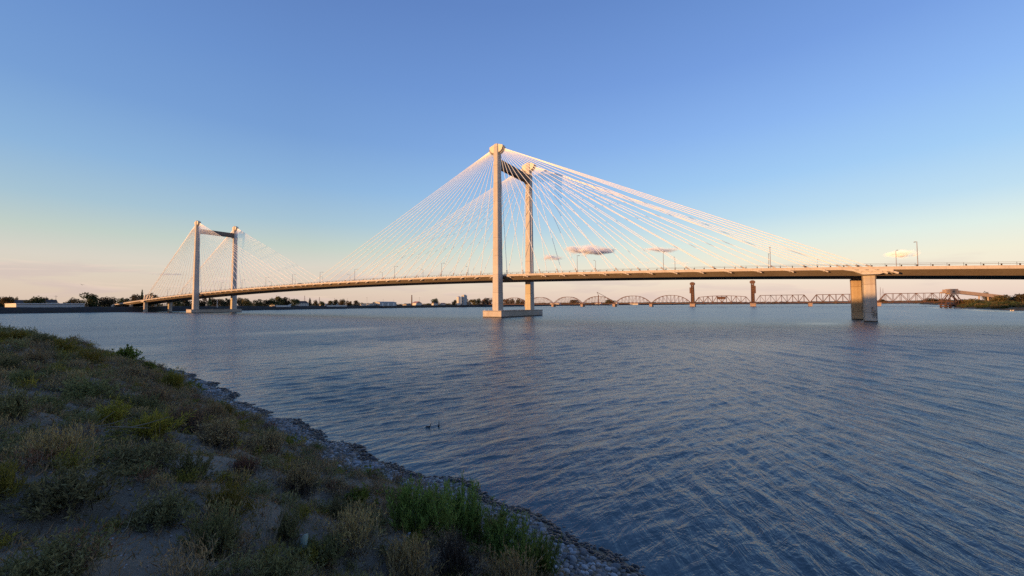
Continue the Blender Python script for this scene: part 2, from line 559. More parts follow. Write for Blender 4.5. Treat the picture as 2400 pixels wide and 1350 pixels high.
# the near bank
gx = np.concatenate([np.arange(-400, -20, 12.0), np.arange(-20, 50, 1.0), np.arange(50, 104, 0.19), np.arange(104, 140, 1.5), np.arange(140, 190, 6.0)])
gy = np.concatenate([np.arange(-330, -160, 8.0), np.arange(-160, -149, 0.7), np.arange(-149, -131, 0.18), np.arange(-131, -60, 3.0)])
GX, GY = np.meshgrid(gx, gy)
GZ, GD = ground(GX, GY)
bank = link('river_bank', raw_mesh('river_bank', np.stack([GX, GY, GZ], -1), grid_faces(len(gy), len(gx)), None, [M_soil], True), kind='structure')

# far land: the left shore, the right shore and the shore that closes the river far off
def strip(name, line, side, offs, zs, mats, mi, seed, jitter):
    """a strip of land that follows a shoreline; offs are metres inland, side the inland direction in X"""
    r = np.random.default_rng(seed)
    P = np.array(line, float)
    s = np.concatenate([[0], np.cumsum(np.hypot(*np.diff(P, axis=0).T))])
    ss = np.arange(0, s[-1], 6.0)
    x = np.interp(ss, s, P[:, 0])
    y = np.interp(ss, s, P[:, 1])
    x = x + 1.5 * np.sin(ss * 0.11 + seed) + 1.0 * np.sin(ss * 0.043)
    V = []
    for k, (o, z) in enumerate(zip(offs, zs)):
        zz = z + (jitter[k] * (np.sin(ss * 0.09 + k) + np.sin(ss * 0.31 + 2 * k) * 0.6 + r.normal(0, 0.5, len(ss))))
        if side[0] != 0:
            V.append(np.stack([x + side[0] * o, y + side[1] * o + 0 * x, zz], 1))
        else:
            V.append(np.stack([x, y + side[1] * o, zz], 1))
    V = np.stack(V, 1)
    q = grid_faces(len(ss), len(offs))
    midx = np.tile(np.array(mi), len(ss) - 1)
    return raw_mesh(name, V.reshape(-1, 3), q, None, mats, False, midx)


LEFT_LINE = [(-430, -900), (-440, -84), (-440, -4), (-448, 119), (-524, 339), (-540, 520), (-522, 743), (-556, 1000), (-608, 1308), (-560, 2000), (-250, 3000)]
far_bank = link('far_bank', strip('far_bank', LEFT_LINE, (-1, 0), [-3, 0, 4, 9, 12, 16, 60, 200, 700, 2500, 6000], [-2, 0.1, 2.2, 4.6, 5.3, 5.0, 4.9, 5.2, 6, 9, 14],
                [M_riprap, M_land], [0, 0, 0, 0, 1, 1, 1, 1, 1, 1], 3, [0, .1, .3, .35, .25, .15, .15, .2, .5, 1, 2]), kind='structure')
RIGHT_LINE = [(140, -420), (205, -60), (226, 180), (240, 290), (250, 380), (259, 432), (270, 452), (300, 500), (345, 720), (420, 1050), (565, 1850), (900, 3000)]
right_bank = link('right_bank', strip('right_bank', RIGHT_LINE, (1, 0), [-3, 0, 2.5, 6, 12, 25, 60, 200, 800, 6000], [-1.5, 0.05, 0.9, 1.6, 2.2, 3.4, 5, 6, 8, 14],
                  [M_land], [0] * 9, 5, [0, .05, .2, .3, .3, .3, .4, .5, 1, 2]), kind='structure')
far_shore = link('far_shore', strip('far_shore', [(-3500, 3000), (0, 3200), (3500, 3000)], (0, 1), [-3, 0, 12, 60, 300, 1200, 3500], [-1, 0.2, 3, 6, 9, 14, 26],
                 [M_land], [0] * 6, 9, [0, .1, .4, .6, 1, 2, 4]), kind='structure')
bed = MB()
bed.add([(-9000, -9000, -8), (9000, -9000, -8), (9000, 9000, -8), (-9000, 9000, -8)], [(0, 1, 2, 3)])
link('ground', bed.mesh('ground', M_land), kind='structure')

# ------------------------------------------------------------------ river
CX, CY = 98.68, -147.33
rad = [6.3]
while rad[-1] < 8500:
    r = rad[-1]
    rad.append(r * (1.0046 if r < 48 else 1.0070 if r < 110 else min(1.035, 1.0070 + 0.0055 * math.log(r / 110.0))))
rad = np.array(rad)
th = R_(121.81) + np.radians(np.concatenate([np.linspace(-100, -57, 60)[:-1], np.linspace(-57, 57, 720), np.linspace(57, 100, 60)[1:]]))
RR, TH = np.meshgrid(rad, th, indexing='ij')
WX, WY = CX + RR * np.cos(TH), CY + RR * np.sin(TH)
dr = np.gradient(rad)[:, None]
cell = np.maximum(dr, RR * np.gradient(th)[None, :])


def lowf(X, Y, L, seed):
    r = np.random.default_rng(seed)
    o = 0
    for k in range(7):
        a = r.uniform(0, 2 * np.pi)
        f = 2 * np.pi / (L * r.uniform(0.6, 1.7))
        o = o + np.sin((X * np.cos(a) + Y * np.sin(a) * 0.6) * f + r.uniform(0, 6.28))
    return o / 7 ** 0.5


gust = 1.0 + 0.22 * lowf(WX, WY, 26, 1) + 0.22 * lowf(WX, WY, 130, 2)
gust = np.clip(gust, 0.45, 1.6)
right_set = 1 / (1 + np.exp(-(WX - 96 + 0.28 * (WY - CY) * 0.4 + 5 * lowf(WX, WY, 18, 8)) / 6.0))
shore_d = WY - np.interp(WX, SX, SY)
gust = gust * (0.45 + 0.55 * np.clip(shore_d / 4.0, 0, 1) ** 0.7)
# sheltered slick along the right bank
slick = np.exp(-(((WX - np.interp(WY, [180, 290, 432, 452], [214, 229, 246, 250])) / 9.0) ** 2)) * ((WY > 170) & (WY < 470))
gust = gust * (1 - 0.85 * slick)
H = np.zeros_like(WX)
LOST = np.zeros_like(WX)
r = np.random.default_rng(11)
NW = 84
for k in range(NW):
    lam = 0.22 * (6.0 / 0.22) ** ((k + r.uniform(0, 1)) / NW)
    setA = r.uniform() < 0.5
    ang = R_((-22 if setA else 26) + r.normal(0, 14))
    if r.uniform() < 0.5:
        ang += math.pi
    kk = 2 * np.pi / lam
    eps = 0.046 if lam < 1.3 else (0.038 if lam < 2.4 else (0.026 if lam < 4 else 0.011))
    amp = 0.62 * eps / kk
    att = np.clip((lam / cell - 2.5) / 3.5, 0, 1)
    ph = kk * (WX * math.cos(ang) + WY * math.sin(ang)) + r.uniform(0, 6.28) + 1.2 * lowf(WX, WY, lam * 7, 50 + k)
    fetch = 1.0 if lam < 1.3 else np.clip(0.55 + shore_d / 70.0, 0.55, 1.35)
    LOST += 0.5 * eps ** 2 * (1 - att ** 2)
    H += amp * fetch * att * ((1.25 - 1.15 * right_set) if setA else (0.12 + 1.1 * right_set)) * (np.cos(ph) + 0.22 * np.cos(2 * ph))
H *= gust
lost = np.sqrt(np.sqrt((0.06 + 0.58 * np.clip((RR - 60) / 200, 0, 1)) * LOST * gust ** 2 + 0.00002))       # slopes too small for the mesh become micro-roughness
lost = np.clip(lost, 0.05, 0.29)
wq = grid_faces(len(rad), len(th))[:, ::-1]
left_x = np.interp(WY, [p_[1] for p_ in LEFT_LINE], [p_[0] for p_ in LEFT_LINE])
right_x = np.interp(WY, [p_[1] for p_ in RIGHT_LINE], [p_[0] for p_ in RIGHT_LINE])
land = ((shore_d < -1.2) & (WX > -300) & (WY < -60)) | (WX < left_x - 14) | (WX > right_x + 30) | (WY > 3300)
wq = wq[~land.ravel()[wq].all(axis=1)]
used, inv = np.unique(wq, return_inverse=True)
wq = inv.reshape(-1, 4)
WV = np.stack([WX, WY, H], -1).reshape(-1, 3)[used]
water_me = raw_mesh('river', WV, wq, None, [M_water], True)
at_ = water_me.attributes.new('gust', 'FLOAT', 'POINT')
at_.data.foreach_set('value', gust.astype(np.float32).ravel()[used])
at3 = water_me.attributes.new('heading', 'FLOAT', 'POINT')
at3.data.foreach_set('value', right_set.astype(np.float32).ravel()[used])
at2 = water_me.attributes.new('unresolved', 'FLOAT', 'POINT')
at2.data.foreach_set('value', lost.astype(np.float32).ravel()[used])
link('river', water_me, kind='structure')

# ------------------------------------------------------------------ the cable-stayed road bridge
BW = 28.29                     # distance between the two legs of a tower
MID = BW / 2
HALF = 12.3                    # half width of the deck
TOWERS = (0.0, -299.0)


def deck_z(X):
    X = np.clip(X, -520, 400)
    return -2.51e-8 * X ** 3 - 8.42e-5 * X ** 2 - 1.5215e-2 * X + 18.707


bridge = thing('cable_stayed_bridge', 'long pale concrete cable stayed road bridge with two twin legged towers crossing the river', 'bridge')


def sweep(name, prof, mat, x0=-512.0, x1=262.0, step=4.0, parent=None, closed=True, smooth=False):
    xs = np.arange(x0, x1 + 0.01, step)
    rings = [[(x, MID + y, float(deck_z(x)) + z) for y, z in prof] for x in xs]
    return link(name, MB().rings(rings).mesh(name, mat), parent)


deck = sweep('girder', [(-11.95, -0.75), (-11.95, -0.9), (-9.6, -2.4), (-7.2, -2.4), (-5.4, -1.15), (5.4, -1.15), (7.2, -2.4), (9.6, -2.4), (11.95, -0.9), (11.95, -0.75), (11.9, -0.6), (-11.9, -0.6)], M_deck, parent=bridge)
road = sweep('roadway', [(-11.6, -0.595), (11.6, -0.595), (11.6, -0.50), (0, -0.36), (-11.6, -0.50)], M_road, parent=bridge)
for sgn in (-1, 1):
    par = sweep('parapet', [(sgn * 12.3, -0.86), (sgn * 12.3, 0.0), (sgn * 11.9, 0.0), (sgn * 11.62, -0.45), (sgn * 11.62, -0.74), (sgn * 11.96, -0.86)], M_para, parent=bridge)
    # railing on the parapet: dark posts, a rail and the thin upper wire of the footway
    rl = MB()
    xs = np.arange(-510, 262, 3.05)
    pts = [(x, MID + sgn * 12.05, float(deck_z(x)) + 0.46) for x in xs]
    rl.tube(pts, 0.055, 6)
    up = [(x, MID + sgn * 10.6, float(deck_z(x)) + 0.95) for x in xs]
    rl.tube(up, 0.032, 5)
    rail = link('railing', rl.mesh('railing', M_rail), bridge)
    pm = MB()
    for x in xs:
        z = float(deck_z(x))
        pm.box(x - 0.12, x + 0.12, MID + sgn * 12.05 - 0.1, MID + sgn * 12.05 + 0.1, z + 0.002, z + 0.42)
        pm.box(x - 0.03, x + 0.03, MID + sgn * 10.6 - 0.03, MID + sgn * 10.6 + 0.03, z - 0.5, z + 0.93)
    link('railing_posts', pm.mesh('railing_posts', M_dark), rail, kind='stuff')

# one tower: two tapering legs standing on a long pedestal, a crossbeam and two steel anchor heads
def leg_mesh():
    mb = MB()
    zs = [2.6, 10.5, 10.6, 18.4, 18.5, 26.4, 26.5, 34.4, 34.5, 42.4, 42.5, 50.4, 50.5, 58.4, 58.5, 66.4, 66.5, 72.6, 75.9, 76.15]
    rings = []
    for i, z in enumerate(zs):
        t = z / 76.0
        hx = (3.30 * (1 - t) + 2.25 * t) / 2
        hy = (4.05 * (1 - t) + 2.9 * t) / 2
        if z > 73:
            hx *= 0.93
            hy *= 0.93
        if z > 76:
            hx *= 0.9
            hy *= 0.9
        # construction joints: the ring pairs 0.1 m apart are drawn in a little
        ins = 0.035 if (i % 2 == 0 and 2 <= i <= 16) else 0.0
        hx -= ins
        hy -= ins
        c = 0.22
        rings.append([(-hx + c, -hy, z), (hx - c, -hy, z), (hx, -hy + c, z), (hx, hy - c, z), (hx - c, hy, z), (-hx + c, hy, z), (-hx, hy - c, z), (-hx, -hy + c, z)])
    return mb.rings(rings).mesh('leg', M_tower)


LEG = leg_mesh()
# steel head: a half disc on either side of the leg whose rounded lower rim takes the stays
hp = [(-1.0, 75.9)]
prof = [(3.4, 75.15)] + [(1.05 + 2.4 * math.cos(R_(a)), 75.0 + 2.75 * math.sin(R_(a))) for a in (-6, -16, -26, -36, -46, -56, -66, -76)] + [(1.0, 72.2)]
poly = [(-x, z) for x, z in reversed(prof)] + [(-1.0, 75.95)][:0] + [(-0.95, 75.98)][:0]
poly = [(0.95, 75.95)] + prof + [(-x, z) for x, z in reversed(prof)] + [(-0.95, 75.95)]
HEAD = MB().prism(poly, -1.05, 1.05).mesh('anchor_head', M_head)


def head_sleeves():
    mb = MB()
    for s in (-1, 1):
        for a in np.linspace(-14, -74, 9):
            for y in (-0.45, 0.45):
                p = Vector((s * (1.05 + 2.3 * math.cos(R_(a))), y, 75.0 + 2.65 * math.sin(R_(a))))
                d = Vector((s * math.cos(R_(a)), 0, math.sin(R_(a))))
                mb.tube([p, p + d * 0.85], 0.15, 6)
    return mb.mesh('stay_sleeves', M_lamp)


SLEEVES = head_sleeves()
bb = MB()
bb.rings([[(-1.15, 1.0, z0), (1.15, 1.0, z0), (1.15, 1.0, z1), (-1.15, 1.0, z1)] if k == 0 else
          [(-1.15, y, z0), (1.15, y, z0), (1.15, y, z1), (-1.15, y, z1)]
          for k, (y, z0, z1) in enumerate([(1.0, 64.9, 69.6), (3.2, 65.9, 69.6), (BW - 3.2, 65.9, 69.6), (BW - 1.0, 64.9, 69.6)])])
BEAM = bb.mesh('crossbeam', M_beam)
pb = MB()
hx, y0, y1 = 4.74, -4.54, BW + 4.54
pb.rings([[(-hx, y0, z), (hx, y0, z), (hx, y1, z), (-hx, y1, z)] for z in (-3.0, 2.45)])
pb.rings([[(-hx - d, y0 - d, z), (hx + d, y0 - d, z), (hx + d, y1 + d, z), (-hx - d, y1 + d, z)] for z, d in ((2.452, 0.0), (2.50, 0.06), (2.80, 0.06), (2.86, 0.0))])
PED = pb.mesh('pedestal', M_base)
for tx in TOWERS:
    tw = link('tower', None, bridge, (tx, 0, 0))
    link('pedestal', PED, tw)
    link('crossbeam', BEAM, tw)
    for y in (0, BW):
        link('leg', LEG, tw, (0, y, 0))
        link('anchor_head', HEAD, tw, (0, y, 0))
        link('stay_sleeves', SLEEVES, tw, (0, y, 0), kind='stuff')

# stays: 18 to each side of each leg
CYL = MB().rings([[(math.cos(a) , math.sin(a), z) for a in np.linspace(0, 2 * math.pi, 9)[:-1]] for z in (0, 1)]).mesh('cable', M_cable, True)
SIDE = [3.1 + 8.27 * k for k in range(14)] + [118.5, 120.7, 122.9, 125.1]
MAIN = [3.1 + 8.27 * k for k in range(18)]
END_SLEEVE = MB().rings([[(math.cos(a) * r_, math.sin(a) * r_, z) for a in np.linspace(0, 2 * math.pi, 9)[:-1]] for z, r_ in ((-4.2, 0.20), (0.0, 0.20), (0.9, 0.20), (0.95, 0.27), (1.5, 0.27))]).mesh('anchor_sleeve', M_para)
wb = MB()
# anchor bracket under the edge of the deck, drawn for a stay that leans towards -X
wb.rings([[(-2.3, -0.17, -0.70), (-2.3, 0.55, -0.70), (-2.25, 0.55, -0.80), (-2.25, -0.17, -0.80)],
          [(0.3, -0.17, -0.70), (0.3, 0.8, -0.70), (0.3, 0.8, -1.50), (0.3, -0.17, -1.30)],
          [(0.9, -0.15, -0.90), (0.9, 0.8, -0.90), (0.75, 0.8, -1.80), (0.75, -0.15, -1.55)]])
wb.tube([(0.2, 0.15, -1.05), (1.7, 0.15, -1.75)], [0.26, 0.24], 8)
BRACKET = wb.mesh('anchor_bracket', M_para)
for tx in TOWERS:
    for y, sgn in ((0.0, -1), (BW, 1)):
        ey = MID + sgn * (HALF - 0.95)
        for s in (-1, 1):
            offs = SIDE if (s > 0) == (tx == 0.0) else MAIN
            for k, o in enumerate(offs):
                ax = tx + s * o
                # short stays are near vertical: anchor line of the bracket sits further out than the deck crossing
                low = Vector((ax, ey, float(deck_z(ax)) - 0.3))
                c0 = Vector((tx + s * 1.05, y, 75.0))
                d = (low - c0)
                dn = d.normalized()
                top = c0 + dn * 2.5
                v = low - top
                q = v.to_track_quat('Z', 'Y')
                ob = link('cable', CYL, bridge)
                ob.matrix_local = Matrix.Translation(top) @ q.to_matrix().to_4x4() @ Matrix.Diagonal((0.098, 0.098, v.length, 1))
                if sgn < 0:
                    b = link('anchor_bracket', BRACKET, bridge, (ax + s * (1.0 + 1.6 * min(1, o / 60)), MID - HALF, float(deck_z(ax))), None, (s * 0.85, 1, 0.85))
                    if k > 13 and offs is SIDE:
                        b.scale = (s * 1.25, 1, 1.15)
                    sl = link('anchor_sleeve', END_SLEEVE, bridge)
                    up = (top - low).normalized()
                    sl.matrix_local = Matrix.Translation(low + up * 1.2) @ up.to_track_quat('Z', 'Y').to_matrix().to_4x4() @ Matrix.Diagonal((1, 1, 0.6, 1))

# the four concrete tie-down fins where the back stays meet the far end of the deck
fin = MB()
fin.rings([[(0, -0.45, 0), (1.9, -0.45, 0), (1.9, 0.45, 0), (0, 0.45, 0)], [(4.3, -0.45, 5.6), (6.2, -0.45, 5.6), (6.2, 0.45, 5.6), (4.3, 0.45, 5.6)]])
FIN = fin.mesh('tie_down_fin', M_para)
for k in range(4):
    x = -424.5 + 6.4 * k
    link('tie_down_fin', FIN, bridge, (x, MID - HALF + 1.2, float(deck_z(x)) - 0.5), None, (1, 1, 1 - 0.13 * k))

# piers at the ends of the stayed spans and on the approaches
def column(w, h0, h1):
    mb = MB()
    c = 0.35
    def ring(hw, z):
        return [(-hw + c, -hw, z), (hw - c, -hw, z), (hw, -hw + c, z), (hw, hw - c, z), (hw - c, hw, z), (-hw + c, hw, z), (-hw, hw - c, z), (-hw, -hw + c, z)]
    mb.rings([ring(w / 2, h0), ring(w / 2, h1 - 0.9), ring(w / 2 + 0.03, h1 - 0.85), ring(w / 2 + 0.03, h1)])
    return mb.mesh('column', M_base)


for px, wid in ((124.05, 2.75), (-423.05, 2.9), (-463.0, 2.4), (176.0, 2.6), (228.0, 2.6)):
    pr_ = link('pier', None, bridge, (px, 0, 0))
    zt = float(deck_z(px)) - 2.42
    cm_ = column(wid, -3.0 if px not in (228.0, -463.0) else 1.0, zt)
    for y in (4.45, BW - 4.45):
        col_ = link('column', cm_, pr_, (0, y, 0))
        if px == 124.05 and y > 10:
            cm2 = cm_.copy()
            cm2.materials.clear()
            cm2.materials.append(M_column)
            col_.data = cm2
            col_['label'] = 'browner column standing behind the pale near column'
    if px in (124.05, -423.05):
        cap = MB()
        # edge block that ties the last stays down, hung on the outside of the girder
        cap.rings([[(-4.2, -0.0, -0.75), (-4.2, 1.4, -0.75), (-4.2, 1.4, -0.9), (-4.2, 0.0, -0.9)],
                   [(-1.5, -0.0, -0.75), (-1.5, 2.0, -0.75), (-1.5, 2.0, -2.3), (-1.5, 0.0, -2.15)],
                   [(1.9, -0.0, -0.75), (1.9, 2.0, -0.75), (1.9, 2.0, -2.3), (1.9, 0.0, -2.15)],
                   [(5.0, -0.0, -0.75), (5.0, 1.4, -0.75), (5.0, 1.4, -0.9), (5.0, 0.0, -0.9)]])
        cap.box(-0.9, 0.9, 2.2, 3.4, -2.75, -2.42)
        sc = 1 if px > 0 else -1
        link('pier_cap', cap.mesh('pier_cap', M_para), pr_, (0, 1.86 if False else MID - HALF - 0.02, float(deck_z(px))), None, (sc, 1, 1))
# abutment wall at the far end
ab = MB()
ab.box(-516, -508, MID - 12.5, MID + 12.5, 2.0, float(deck_z(-510)) - 0.9)
link('abutment', ab.mesh('abutment', M_base), bridge)

# black spray-painted figure and signs low on the near column of the right pier (river face)
gf = MB()
def stroke(pts, w=0.09):
    for (x0, z0), (x1, z1) in zip(pts[:-1], pts[1:]):
        gf.beam((x0, -1.392, z0), (x1, -1.392, z1), 0.03, w)
stroke([(0.05, 3.7), (0.25, 3.95), (0.4, 3.7), (0.25, 3.55), (0.05, 3.7)])
stroke([(0.2, 3.5), (0.15, 2.9), (0.1, 2.5)])
stroke([(-0.05, 2.55), (0.55, 2.5), (0.5, 2.2), (1.25, 2.15)], 0.11)
stroke([(0.45, 3.0), (0.75, 2.7), (0.95, 3.05)])
stroke([(-0.05, 1.95), (1.28, 1.85)], 0.13)
stroke([(0.35, 1.75), (0.25, 0.8)], 0.11)
stroke([(0.4, 1.7), (1.05, 1.65), (1.15, 0.85), (0.95, 0.8)], 0.11)
stroke([(0.75, 1.65), (0.65, 0.95)], 0.09)
link('graffiti', gf.mesh('graffiti', M_paint), bridge, (124.05, 4.45, 0.2))

# ------------------------------------------------------------------ lamp posts on the deck
LP = {'pole': MB().tube([(0, 0, -0.1), (0, 0, 0.35), (0, 0, 0.4), (0, 0, 7.0)], [0.17, 0.17, 0.11, 0.075], 8).mesh('pole', M_lamp, True),
      'arm': MB().tube([(0, 0, 6.85), (0, 0.5, 7.02), (0, 1.5, 7.08)], [0.05, 0.045, 0.04], 6).mesh('arm', M_lamp, True),
      'lamp_head': MB().rings([[(-0.12, 1.4, 7.03), (0.12, 1.4, 7.03), (0.12, 1.4, 7.17), (-0.12, 1.4, 7.17)], [(-0.2, 1.75, 6.99), (0.2, 1.75, 6.99), (0.2, 1.75, 7.2), (-0.2, 1.75, 7.2)],
                               [(-0.12, 2.2, 7.02), (0.12, 2.2, 7.02), (0.12, 2.2, 7.12), (-0.12, 2.2, 7.12)]]).mesh('lamp_head', M_lamp)}


def ordinal(n):
    return ['first', 'second', 'third', 'fourth', 'fifth', 'sixth', 'seventh', 'eighth', 'ninth', 'tenth'][n]


def lamp(x, near, label):
    y = MID - HALF + 0.5 if near else MID + HALF - 0.5
    t = thing('lamp_post', label, 'lamp post', (x, y, float(deck_z(x)) - 0.35), None, None, 'lamp posts along the bridge deck')
    if not near:
        t.rotation_euler = (0, 0, math.pi)
    for n_, me in LP.items():
        link(n_, me, t)


NEAR = [(133.8, 'tallest grey lamp post on the near edge of the deck, right of the cables'),
        (100.5, 'near edge lamp post first left of the right hand pier'), (68.7, 'near edge lamp post second left of the right hand pier'),
        (36.2, 'near edge lamp post third left of the right hand pier')]
NEAR += [(x, 'near edge lamp post %s left of the big tower' % ordinal(i)) for i, x in enumerate([-34.4, -67.1, -99.8, -132.7, -162.7, -195.2, -228.3, -261.0])]
NEAR += [(-331.0, 'near edge lamp post first left of the far tower'), (-364.0, 'near edge lamp post second left of the far tower')]
FARL = [(134.4, 'far edge lamp post beside the tallest lamp, in front of the peach cloud'), (100.3, 'far edge lamp post first left of the right hand pier'),
        (68.4, 'far edge lamp post second left of the right hand pier'), (35.1, 'far edge lamp post third left of the right hand pier')]
FARL += [(x, 'far edge lamp post %s left of the big tower' % ordinal(i)) for i, x in enumerate([-36.5, -69.6, -104.2, -135.9, -166.0, -200.0, -233.0])]
for x, l in NEAR:
    lamp(x, True, l)
for x, l in FARL:
    lamp(x, False, l)

# dark car seen over the railing beyond mid span
car = thing('car', 'small dark car on the roadway near the middle of the bridge', 'car', (-160.0, MID - 8.0, float(deck_z(-160.0)) - 0.47))
car['label'] = 'small dark car on the roadway near the middle of the bridge'
cb = MB()
cb.rings([[(-2.2, y, 0.35), (-2.25, y, 0.75), (-2.0, y, 0.95), (-1.0, y, 1.02), (1.1, y, 0.98), (2.1, y, 0.82), (2.2, y, 0.35)] for y in (-0.85, 0.85)])
link('body', cb.mesh('body', M_car), car)
cw = MB()
cw.rings([[(-1.9, -0.8, 0.97), (1.0, -0.8, 0.97), (1.0, 0.8, 0.97), (-1.9, 0.8, 0.97)], [(-1.4, -0.65, 1.52), (0.3, -0.65, 1.52), (0.3, 0.65, 1.52), (-1.4, 0.65, 1.52)]])
link('cabin', cw.mesh('cabin', M_glass), car)
WH = MB().rings([[(0.33 * math.cos(a), y, 0.33 + 0.33 * math.sin(a)) for a in np.linspace(0, 6.283, 13)[:-1]] for y in (-0.1, 0.1)]).mesh('wheel', M_dark)
for x in (-1.35, 1.35):
    for y in (-0.78, 0.78):
        link('wheel', WH, car, (x, y, 0.0))

# ------------------------------------------------------------------ the railway bridge beyond
rail = thing('railway_bridge', 'rust brown steel truss railway bridge with lift span behind the road bridge', 'railway bridge', (0, 717, 0))
PIERS = [-540, -467.5, -395, -322.6, -250, -176.7, -99.7, -20.9, 80.6, 165, 253, 343]
TW = 3.6                        # half the distance between the two trusses


def span(x0, x1, kind):
    L = x1 - x0
    sp = link('truss_span', None, rail, (x0, 0, 0))
    zb = 7.2
    if kind == 'arch':
        n, hmax = 10, 15.6
        def top(t):
            return zb + hmax * min(1.0, max(0.0, 1 - abs(2 * t - 1) ** 2.5)) 
    elif kind == 'lift':
        n, hmax = 12, 13.0
        def top(t):
            return zb + 9.8 + 3.4 * (1 - abs(2 * t - 1) ** 2)
    else:
        n, hmax = 10, 12.8
        def top(t):
            return zb + hmax
    nodes = [(L * i / n, top(i / n)) for i in range(n + 1)]
    lo = 0 if kind == 'arch' else 1
    floor = MB()
    floor.box(0.4, L - 0.4, -TW - 0.3, TW + 0.3, zb - 1.3, zb - 0.2)
    link('floor', floor.mesh('floor', M_rust), sp)
    for nm, yy in (('near', -TW), ('far', TW)):
        tc_ = MB()
        if kind == 'arch':
            pts = [(x, yy, z) for x, z in nodes]
        else:
            pts = [(0, yy, zb)] + [(x, yy, z) for x, z in nodes[1:-1]] + [(L, yy, zb)]
        for p, q in zip(pts[:-1], pts[1:]):
            tc_.beam(p, q, 0.8, 0.8)
        rear = MB()
        mb_members = []
        for i in range(1, n):
            x, z = nodes[i]
            m_ = MB().beam((x, yy, zb), (x, yy, z), 0.40, 0.40)
            mb_members.append(('post', m_))
        for i in range(1, n - 1):
            if kind == 'arch':
                if i < n // 2:
                    a, b = (nodes[i][0], nodes[i][1]), (nodes[i + 1][0], zb)
                else:
                    a, b = (nodes[i + 1][0], nodes[i + 1][1]), (nodes[i][0], zb)
            else:
                a, b = ((nodes[i][0], nodes[i][1]), (nodes[i + 1][0], zb)) if i % 2 else ((nodes[i][0], zb), (nodes[i + 1][0], nodes[i + 1][1]))
            m_ = MB().beam((a[0], yy, a[1]), (b[0], yy, b[1]), 0.5 if kind != 'arch' else 0.3, 0.5 if kind != 'arch' else 0.3)
            mb_members.append(('diagonal', m_))
        if nm == 'near':
            link('top_chord', tc_.mesh('top_chord', M_rust), sp)
            for n_, m_ in mb_members:
                link(n_, m_.mesh(n_, M_rust), sp)
        else:
            for n_, m_ in mb_members:
                tc_.add(m_.v, m_.f)
            link('rear_truss', tc_.mesh('rear_truss', M_rust), sp)
    lat = MB()
    for i in range(2, n - 1, 2):
        x, z = nodes[i]
        lat.beam((x, -TW, z), (x, TW, z), 0.35, 0.35)
    link('cross_struts', lat.mesh('cross_struts', M_rust), sp)
    return sp


for a, b in zip(PIERS[:-1], PIERS[1:]):
    k = 'lift' if a == -20.9 else ('arch' if b <= -20 else 'flat')
    sp = span(a + (3.2 if a in (-20.9, 80.6) else 0.3), b - (3.2 if b in (-20.9, 80.6) else 0.3), k)
    if k == 'lift':
        mh = MB()
        mh.box(40, 54, -3.0, 3.0, 13.8, 17.6)
        mh.rings([[(39.6, -3.3, 17.602), (54.4, -3.3, 17.602), (54.4, 3.3, 17.602), (39.6, 3.3, 17.602)], [(40, -0.2, 18.8), (54, -0.2, 18.8), (54, 0.2, 18.8), (40, 0.2, 18.8)]])
        link('machinery_house', mh.mesh('machinery_house', M_rust), sp)
for p in PIERS:
    big = p in (-20.9, 80.6)
    pm = MB()
    w = 4.6 if big else 2.6
    pm.rings([[(-w, -7, z), (w, -7, z), (w, 7, z), (-w, 7, z)] for z in (-3, 4.2)])
    pm.rings([[(-w - 0.3, -7.3, z), (w + 0.3, -7.3, z), (w + 0.3, 7.3, z), (-w - 0.3, 7.3, z)] for z in (4.202, 5.8)])
    link('pier', pm.mesh('pier', M_pierb), rail, (p, 0, 0))
for p, s in ((-20.9, -1), (80.6, 1)):
    tw = link('lift_tower', None, rail, (p, 0, 0))
    fr = MB()
    for x in (-2.4, 2.4):
        for y in (-3.8, 3.8):
            fr.beam((x, y, 5.8), (x * 0.85, y * 0.85, 41.5), 0.9, 0.9)
    fr2 = MB()
    for z0 in np.arange(6, 40, 4.5):
        for y in (-3.6, 3.6):
            fr2.beam((-2.3, y, z0), (2.3, y, z0 + 4.5), 0.4, 0.4)
            fr2.beam((2.3, y, z0), (-2.3, y, z0 + 4.5), 0.4, 0.4)
        for x in (-2.3, 2.3):
            fr2.beam((x, -3.6, z0), (x, 3.6, z0 + 4.5), 0.4, 0.4)
    link('frame', fr.mesh('frame', M_rust), tw)
    link('lattice', fr2.mesh('lattice', M_rust), tw)
    sh = MB().box(-2.0, 2.0, -3.0, 3.0, 7.0, 40.0)
    link('cladding', sh.mesh('cladding', M_rust), tw)
    hd = MB()
    hd.rings([[(4.6 * math.cos(a), y, 44.6 + 3.4 * math.sin(a)) for a in np.linspace(0, 6.283, 17)[:-1]] for y in (-3.2, 3.2)])
    link('sheave_housing', hd.mesh('sheave_housing', M_rust, False), tw)
    cw_ = MB().box(min(s * 2.45, s * 5.0), max(s * 2.45, s * 5.0), -3.4, 3.4, 26.0 if s < 0 else 24.0, 37.5)
    link('counterweight', cw_.mesh('counterweight', M_rust), tw)

